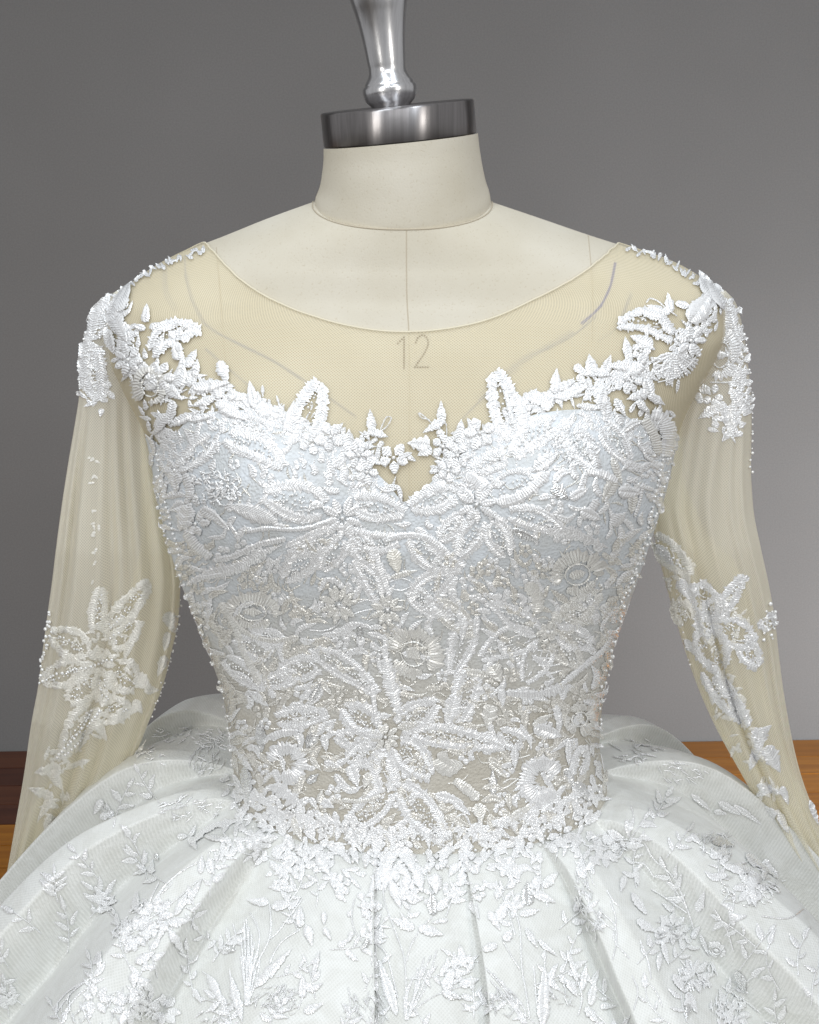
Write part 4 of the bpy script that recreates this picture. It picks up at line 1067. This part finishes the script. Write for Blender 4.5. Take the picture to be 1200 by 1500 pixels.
# faint stitching down the sleeve
SL(L_, 'lace_filling', sum([leaf(137 + RNG.randn() * 3, 640 + 250 * RNG.rand() ** 1.2, 6 + 6 * RNG.rand(), 4, 90 + RNG.randn() * 60, H=0.8, rel=0.5) for _ in range(18)], []), M_SOFT, 0.2)
# left elbow cluster
for a in [(150, 935, 222, 848, 34), (140, 925, 148, 855, 26), (158, 945, 205, 905, 46), (130, 955, 72, 925, 46), (125, 975, 60, 1000, 42), (140, 985, 100, 1030, 48), (150, 985, 158, 1035, 40), (165, 975, 200, 1010, 52), (140, 1030, 90, 1100, 40), (150, 1035, 195, 1040, 36)]:
    SL(L_, 'embroidered_petal', petal('left', *a, rim=9, beads=2), M_SOFT)
SL(L_, 'lace_flower', flower(143, 972, 26, 8), M_SOFT)
for a in [(190, 1040, 40, 14, -10), (165, 1055, 44, 14, 160), (120, 1085, 44, 16, 120), (92, 1105, 36, 16, 150), (70, 1128, 40, 22, 170), (60, 1160, 40, 16, 200), (85, 1145, 30, 14, 60), (62, 1190, 34, 11, 120), (76, 1178, 26, 14, 20), (70, 1205, 30, 11, 110), (150, 1072, 30, 14, 60), (110, 1120, 46, 9, 160),
          (250, 912, 34, 20, 70), (243, 940, 30, 14, 100), (210, 1000, 30, 26, 40), (222, 1010, 22, 14, 0), (202, 1035, 24, 14, 60), (236, 975, 34, 14, 110), (208, 1095, 30, 8, -40), (192, 945, 50, 8, -65)]:
    SL(L_, 'embroidered_leaf', leaf(*a), M_SOFT)
SL(L_, 'lace_filling', leaves(145, 965, 50, 50, 60) + leaves(150, 1045, 36, 34, 30) + leaves(95, 1110, 30, 22, 16) + leaves(80, 1165, 24, 34, 14), M_SOFT)
bead_row('left', [(76, 895), (70, 920), (66, 950), (60, 980)], 3.2, 1.15, 1.2, .6); bead_row('left', [(74, 905), (74, 940), (64, 965), (62, 995)], 2.8, 1.2, 1.2, .6)
bead_row('left', [(262, 880), (258, 930), (247, 975), (236, 1010), (222, 1050)], 2.2, 1.5, 1.0, 1.0)
bead_row('left', [(135, 1040), (110, 1075), (85, 1108)], 2.6, 1.2); bead_row('left', [(148, 1040), (122, 1076), (96, 1104)], 2.4, 1.2); bead_row('left', [(60, 1000), (90, 985), (130, 975), (165, 965)], 2.4, 1.2)
# right elbow cluster
for a in [(1050, 905, 1092, 838, 24), (1040, 905, 1060, 875, 40), (1045, 905, 1020, 850, 44), (1055, 915, 1110, 945, 46), (1030, 920, 1060, 985, 52), (1040, 930, 1025, 895, 30), (1085, 935, 1112, 980, 34), (1120, 905, 1132, 920, 30), (1030, 975, 1100, 1068, 34), (955, 785, 1015, 845, 36), (1010, 910, 990, 880, 36)]:
    SL(R_, 'embroidered_petal', petal('right', *a, rim=9, beads=2), M_THREAD if a[0] > 1020 else M_SOFT)
SL(R_, 'lace_flower', flower(1036, 915, 24, 8))
for a in [(1110, 1085, 40, 26, 95), (1132, 1112, 44, 26, 60), (1105, 1110, 40, 18, 110), (1120, 1070, 28, 14, -40), (1128, 1156, 40, 14, 20), (1118, 1160, 26, 14, 150), (1150, 1165, 30, 12, 70), (1126, 1185, 34, 8, 20), (1130, 1195, 30, 14, -40), (1148, 1205, 36, 12, 65), (1060, 1010, 50, 16, 55), (1078, 1040, 44, 15, 60), (975, 815, 46, 18, 50), (1005, 865, 40, 18, 60), (1015, 950, 36, 14, 50), (1192, 1190, 40, 9, 70)]:
    SL(R_, 'embroidered_leaf', leaf(*a), M_THREAD)
SL(R_, 'lace_filling', leaves(1055, 915, 42, 40, 50) + leaves(1000, 860, 24, 44, 30) + leaves(1065, 1020, 24, 36, 26) + leaves(1095, 1090, 26, 26, 18) + leaves(1125, 1165, 22, 24, 12), M_SOFT)
bead_row('right', [(1126, 885), (1132, 900), (1134, 915), (1128, 935)], 3.2, 1.2, 1.2, .7); bead_row('right', [(1120, 895), (1126, 915), (1118, 935)], 2.8, 1.2, 1.2, .7); bead_row('right', [(953, 782), (965, 808), (980, 840), (992, 875), (1003, 930), (1015, 975)], 2.0, 1.6, .8, 1.0)
for sd in ('left', 'right'): put_beads('bead_trim', BEADS[sd], MSL[sd], sleeves[sd], 0.2)

# ------------------------------------------------------------------ lace: skirt
KN = {}; spill = []
def K(name, parts, mat=M_SKT, lift=0.5, kind=None):
    KN[name] = KN.get(name, 0) + 1
    if KN[name] > 270: spill.extend(parts); return
    return put(name, parts, MS, mat, skirt, kind, lift)
def sprig(x, y, ang, L, n, bend):
    p0 = np.array([x, y]); d = np.array([math.cos(rad(ang)), math.sin(rad(ang))]); q = np.array([-d[1], d[0]])
    path = [p0 + d * L * t + q * bend * L * math.sin(2.2 * t) for t in np.linspace(0, 1, 5)]
    K('embroidered_stem', cord(path, 1.9, 1.1))
    pr = resample(path, 2.0)
    for k in range(n):
        i = int((0.25 + 0.72 * k / max(1, n - 1)) * (len(pr) - 2)); a = math.degrees(math.atan2(*(pr[i + 1] - pr[i])[::-1])); sd = 1 if k % 2 else -1
        if k == n - 1: sd = 0
        l = 14 + 12 * RNG.rand(); c = pol(*pr[i], l * .55, a + sd * 52)
        K('embroidered_leaf', leaf(c[0], c[1], l, l * (.30 + .14 * RNG.rand()), a + sd * (52 + RNG.randn() * 12), H=1.8, base=0.6, curve=RNG.randn() * .05), lift=.5 + RNG.rand() * .6)
def zl(ox, oy, s, rows):
    for r in rows:
        x, y, L, a = r[:4]; Wd = r[4] if len(r) > 4 else L * 0.42
        K('embroidered_leaf', leaf(ox + x / s, oy + y / s, L, Wd, a, H=2.4, base=0.8), M_SILVER if RNG.rand() < .14 else M_SKT, 0.6 + RNG.rand())
def zs(ox, oy, s, rows, w=2.3):
    for r in rows: K('embroidered_stem', cord([(ox + x / s, oy + y / s) for x, y in r], w))
zl(300, 1180, 3, [(240, 425, 28, 180), (345, 440, 33, -10), (420, 490, 32, -90), (460, 575, 32, 75), (540, 568, 22, 60), (525, 500, 20, 90), (725, 445, 38, 180), (705, 615, 22, 120), (768, 570, 30, -72), (870, 520, 38, 205), (995, 555, 38, 18),
                  (1000, 430, 36, -95), (1050, 430, 30, -45), (1015, 350, 30, 90, 17), (98, 635, 24, 180, 9), (1078, 768, 32, -70), (1160, 780, 30, -15), (1085, 835, 30, 22), (430, 800, 32, -90), (490, 800, 24, -30), (480, 890, 32, -25), (805, 800, 88, -108, 17), (140, 840, 66, -104, 13), (45, 810, 48, 65, 12), (300, 720, 82, -46, 14), (490, 700, 40, -75, 8), (735, 390, 34, 90, 8), (640, 580, 18, 110), (840, 395, 44, 70, 15)])
zs(300, 1180, 3, [[(285, 430), (292, 520), (280, 600), (235, 690), (190, 880)], [(430, 412), (380, 480), (320, 560), (285, 590)], [(420, 545), (340, 600), (300, 660), (285, 700)], [(782, 330), (790, 420), (840, 560), (880, 690), (885, 940)], [(1000, 490), (950, 545), (910, 610), (885, 690)], [(750, 605), (795, 650), (825, 750), (850, 850)],
                  [(1130, 795), (1040, 825), (960, 870), (900, 930)], [(730, 440), (735, 330)], [(660, 410), (645, 480), (655, 540), (690, 600)], [(630, 800), (640, 880), (620, 960)], [(125, 520), (140, 600), (120, 630)], [(410, 900), (430, 840), (440, 760)]])
K('lace_fan', fan(361, 1474, [(365 + k * 4 - 12, 1345 + abs(k - 2) * 12) for k in range(0, 8)] + [(353 + k * 5, 1400) for k in range(6)])); K('lace_fan', fan(596, 1495, [(640, 1392), (632, 1400), (622, 1402), (612, 1418), (628, 1420), (616, 1440), (606, 1430), (600, 1440)]))
zl(620, 1180, 3.53, [(540, 455, 36, -92, 17), (660, 385, 32, -45, 13), (630, 480, 34, 25), (590, 410, 26, 90, 15), (550, 555, 32, -12, 11), (410, 540, 34, -70, 15), (370, 600, 34, 60, 12), (440, 672, 20, -60, 14), (335, 740, 28, 160), (560, 690, 34, 60, 9), (640, 740, 38, 40, 8), (268, 545, 30, 65), (130, 900, 34, -70), (240, 915, 30, -20), (150, 985, 32, 22),
                     (620, 990, 90, -88, 19), (770, 830, 48, 70, 8), (830, 890, 40, -82, 10), (875, 970, 38, -80, 13), (770, 950, 28, 60), (955, 1040, 24, 0), (870, 1090, 30, 50), (1030, 410, 26, 105, 10), (1102, 372, 28, 80, 10), (1110, 512, 38, 58, 11), (1145, 620, 28, 30, 12), (1000, 150, 28, 25), (1100, 205, 28, 0), (1060, 120, 26, 80, 9), (1160, 170, 18, 20)])
zs(620, 1180, 3.53, [[(460, 440), (480, 560), (500, 640), (510, 850), (530, 960), (550, 1100)], [(410, 700), (450, 770), (500, 850)], [(570, 830), (580, 950), (590, 1050)], [(600, 690), (680, 770)], [(950, 440), (985, 500), (1010, 520)], [(930, 560), (990, 620), (1000, 700), (980, 800)], [(800, 910), (820, 1000), (800, 1090)], [(1075, 0), (1090, 70), (1070, 130)], [(1120, 700), (1160, 800), (1180, 900)], [(1080, 880), (1110, 960), (1090, 1060)]])
K('lace_fan', fan(770, 1500, [(711, 1418), (722, 1426), (735, 1436), (745, 1448), (728, 1446), (740, 1462), (752, 1464), (718, 1436)]))
zl(860, 1150, 3.53, [(270, 620, 38, 55, 12), (310, 740, 30, 30), (400, 870, 38, 75, 9), (370, 920, 28, 95, 9), (470, 1030, 30, 60, 12), (592, 600, 32, -70, 14), (562, 285, 22, 50, 10), (800, 1020, 38, 65, 14), (540, 1130, 34, 65, 14), (518, 1170, 24, 100, 10), (700, 300, 36, 20), (690, 360, 32, -10), (870, 400, 36, 40), (920, 440, 34, 100), (850, 520, 40, 120), (800, 440, 36, 10),
                     (960, 450, 30, 50), (860, 590, 28, 80), (680, 470, 26, 180), (740, 430, 30, 200), (610, 830, 36, 70, 8), (590, 90, 40, 40, 10), (830, 150, 50, 35, 10), (740, 120, 40, 30, 12), (690, 140, 20, 10)])
zs(860, 1150, 3.53, [[(300, 300), (345, 380), (450, 480), (520, 640), (560, 760)], [(330, 540), (430, 600), (520, 660)], [(580, 320), (620, 350), (660, 372)], [(120, 600), (150, 700), (140, 800), (220, 900)], [(700, 610), (740, 560), (800, 540)], [(280, 1000), (350, 1060), (390, 1150)], [(690, 1040), (800, 1110), (900, 1180)], [(900, 680), (1040, 690), (1120, 640)], [(660, 640), (720, 740), (760, 860)], [(240, 400), (300, 410), (350, 480)]])
K('lace_medallion', medallion(1050, 1392, 16, 13, 20)); K('lace_flower', flower(985, 1360, 24, 8)); K('lace_flower', flower(1018, 1430, 26, 9)); K('lace_flower', flower(1100, 1300, 26, 8)); K('lace_flower', flower(1078, 1484, 24, 8)); K('lace_flower', flower(886, 1243, 26, 8))
zl(0, 1150, 3, [(885, 350, 28, -85, 9), (930, 362, 26, 70, 10), (860, 462, 38, -60, 9), (800, 522, 40, -62, 11), (790, 602, 32, -15, 13), (775, 692, 40, 60, 12), (710, 650, 32, 110, 9), (640, 760, 34, -30, 13), (590, 860, 24, 90, 13), (640, 880, 30, 45, 13), (600, 512, 28, -80, 12), (690, 320, 16, 70, 7), (670, 380, 12, 0, 8), (440, 770, 26, -80, 7), (805, 225, 18, 0, 9), (850, 260, 24, 60, 11), (850, 200, 22, -70, 8),
                (470, 110, 26, 40, 12), (430, 95, 26, 120, 12), (470, 130, 22, -20, 12), (930, 190, 40, -25, 10), (1000, 170, 34, -15, 10), (870, 235, 30, 140, 9), (960, 240, 40, 10, 9), (1130, 515, 30, 190, 12), (1000, 725, 26, 10, 10), (950, 900, 40, 65, 13), (1045, 960, 60, 75, 14), (870, 930, 26, 60, 9)])
zs(0, 1150, 3, [[(890, 330), (800, 380), (720, 450), (620, 590)], [(870, 420), (780, 500), (700, 560), (620, 610)], [(925, 290), (965, 290), (950, 325), (915, 322), (925, 290)], [(730, 440), (690, 500), (650, 590)], [(700, 430), (665, 500), (640, 580)], [(760, 430), (710, 480)], [(250, 1000), (330, 900), (450, 820)], [(270, 1020), (350, 920), (460, 850)], [(230, 990), (300, 910), (400, 850)], [(780, 610), (740, 640), (690, 640)], [(890, 820), (950, 870), (985, 960)], [(1010, 810), (1020, 900), (1050, 1000)], [(1100, 560), (1140, 650), (1130, 760)], [(1075, 600), (1080, 720)]])
K('lace_flower', flower(226, 1342, 30, 9)); K('lace_flower', flower(197, 1368, 26, 8)); K('lace_flower', flower(188, 1475, 28, 9)); K('lace_flower', flower(140, 1465, 22, 7)); K('lace_flower', flower(240, 1480, 24, 7))
sf = []
for a in [(226, 1340, 36, 22, 60, 130), (195, 1370, 28, 24, 50, 120), (187, 1475, 36, 24, 60, None), (110, 1480, 28, 20, 30, None), (403, 1468, 36, 24, 90, None), (540, 1480, 34, 22, 60, None), (320, 1485, 28, 18, 40, None), (985, 1362, 26, 18, 50, None), (1018, 1430, 30, 22, 60, None), (1100, 1295, 46, 34, 110, 20), (1070, 1480, 34, 20, 60, None), (890, 1240, 32, 22, 60, None), (1050, 1238, 26, 18, 40, None),
          (858, 1300, 16, 40, 60, 70), (872, 1350, 12, 26, 30, 70), (280, 1185, 46, 18, 70, -20), (220, 1110, 26, 14, 20, -10), (310, 1085, 30, 16, 50, None), (255, 1075, 30, 14, 30, -20), (930, 1100, 40, 18, 50, 20), (1000, 1130, 36, 16, 40, 30), (300, 1115, 26, 18, 50, None), (830, 1450, 24, 26, 50, None), (735, 1470, 22, 22, 40, 60)]:
    x, y, rx, ry, n, an = a; sf += patch(x, y, rx, ry, int(n * 0.7), 13, (RNG.rand() * 180 if an is None else an), 1.9)
for r_ in range(7):
    for c_ in range(16):
        x = 20 + c_ * 76 + (r_ % 2) * 38 + RNG.randn() * 14; y = 1215 + r_ * 50 + RNG.randn() * 14
        if y < waist_row(x) + 50 and 300 < x < 930: continue
        if not MS.inside(x, y) or (y < 1340 - x * 1.02 + 40 and x < 330) or (x > 900 and y < 1165 + (x - 900) * .8): continue
        sprig(x, y, -90 + (600 - x) * -0.05 + RNG.randn() * 38, 42 + 34 * RNG.rand(), RNG.randint(4, 8), RNG.randn() * 0.14)
# waist fringe: layered small leaves and blossoms hanging over the seam
wf = []
for _ in range(420):
    x = RNG.choice([430, 470, 560, 600, 700, 745, 835, 380]) + 34 * RNG.randn(); x = min(max(x, 330), 900); wr = waist_row(x) + 14; q = RNG.rand()
    y = wr - 26 + 140 * q ** 1.3 * (0.55 + 0.45 * math.sin(x / 37.0) ** 2)
    wf += leaf(x, y, 12 + 14 * RNG.rand(), 6 + 6 * RNG.rand(), 90 + RNG.randn() * 60)
for x, dy, r in [(392, 30, 24), (430, 60, 28), (478, 40, 26), (520, 10, 22), (560, 46, 26), (600, 82, 24), (640, 38, 20), (690, 45, 24), (742, 62, 24), (700, 90, 20), (770, 30, 24), (822, 40, 28), (855, 30, 22), (372, 70, 20), (500, 85, 22), (585, 20, 20)]:
    put('lace_flower', flower(x, waist_row(x) + dy - 4, r * 0.68, RNG.randint(5, 8), RNG.rand() * 90), MW, M_THREAD, skirt, None, 1.6)
for x, y, L, a in [(530, 1222, 34, 100), (552, 1240, 40, 95), (565, 1268, 44, 115), (600, 1262, 44, 70), (614, 1292, 36, 75), (575, 1226, 34, 85), (590, 1312, 30, 170), (655, 1245, 36, -60), (520, 1255, 30, 70), (760, 1240, 30, 100), (790, 1225, 32, 60), (460, 1250, 30, 120), (475, 1270, 36, 60)]:
    put('embroidered_leaf', leaf(x, y, L, L * .45, a), MW, M_THREAD, skirt, None, 2.2)
put('lace_filling', sf + spill, MS, M_SKT, skirt, 'stuff', 0.6)
put('lace_filling', wf, MW, M_SKT, skirt, 'stuff', 0.6)
for _ in range(170):
    x = 350 + 530 * RNG.rand(); BEADS.setdefault('skirt', []).append((x, waist_row(x) - 10 + 60 * RNG.rand() ** 2, 2.6, 1.5 + 1.2 * RNG.rand()))
put_beads('bead_trim', BEADS['skirt'], MW, skirt, 0.9)

print('TRIS', sum(2 * len(o.data.polygons) for o in bpy.data.objects if o.type == 'MESH'))
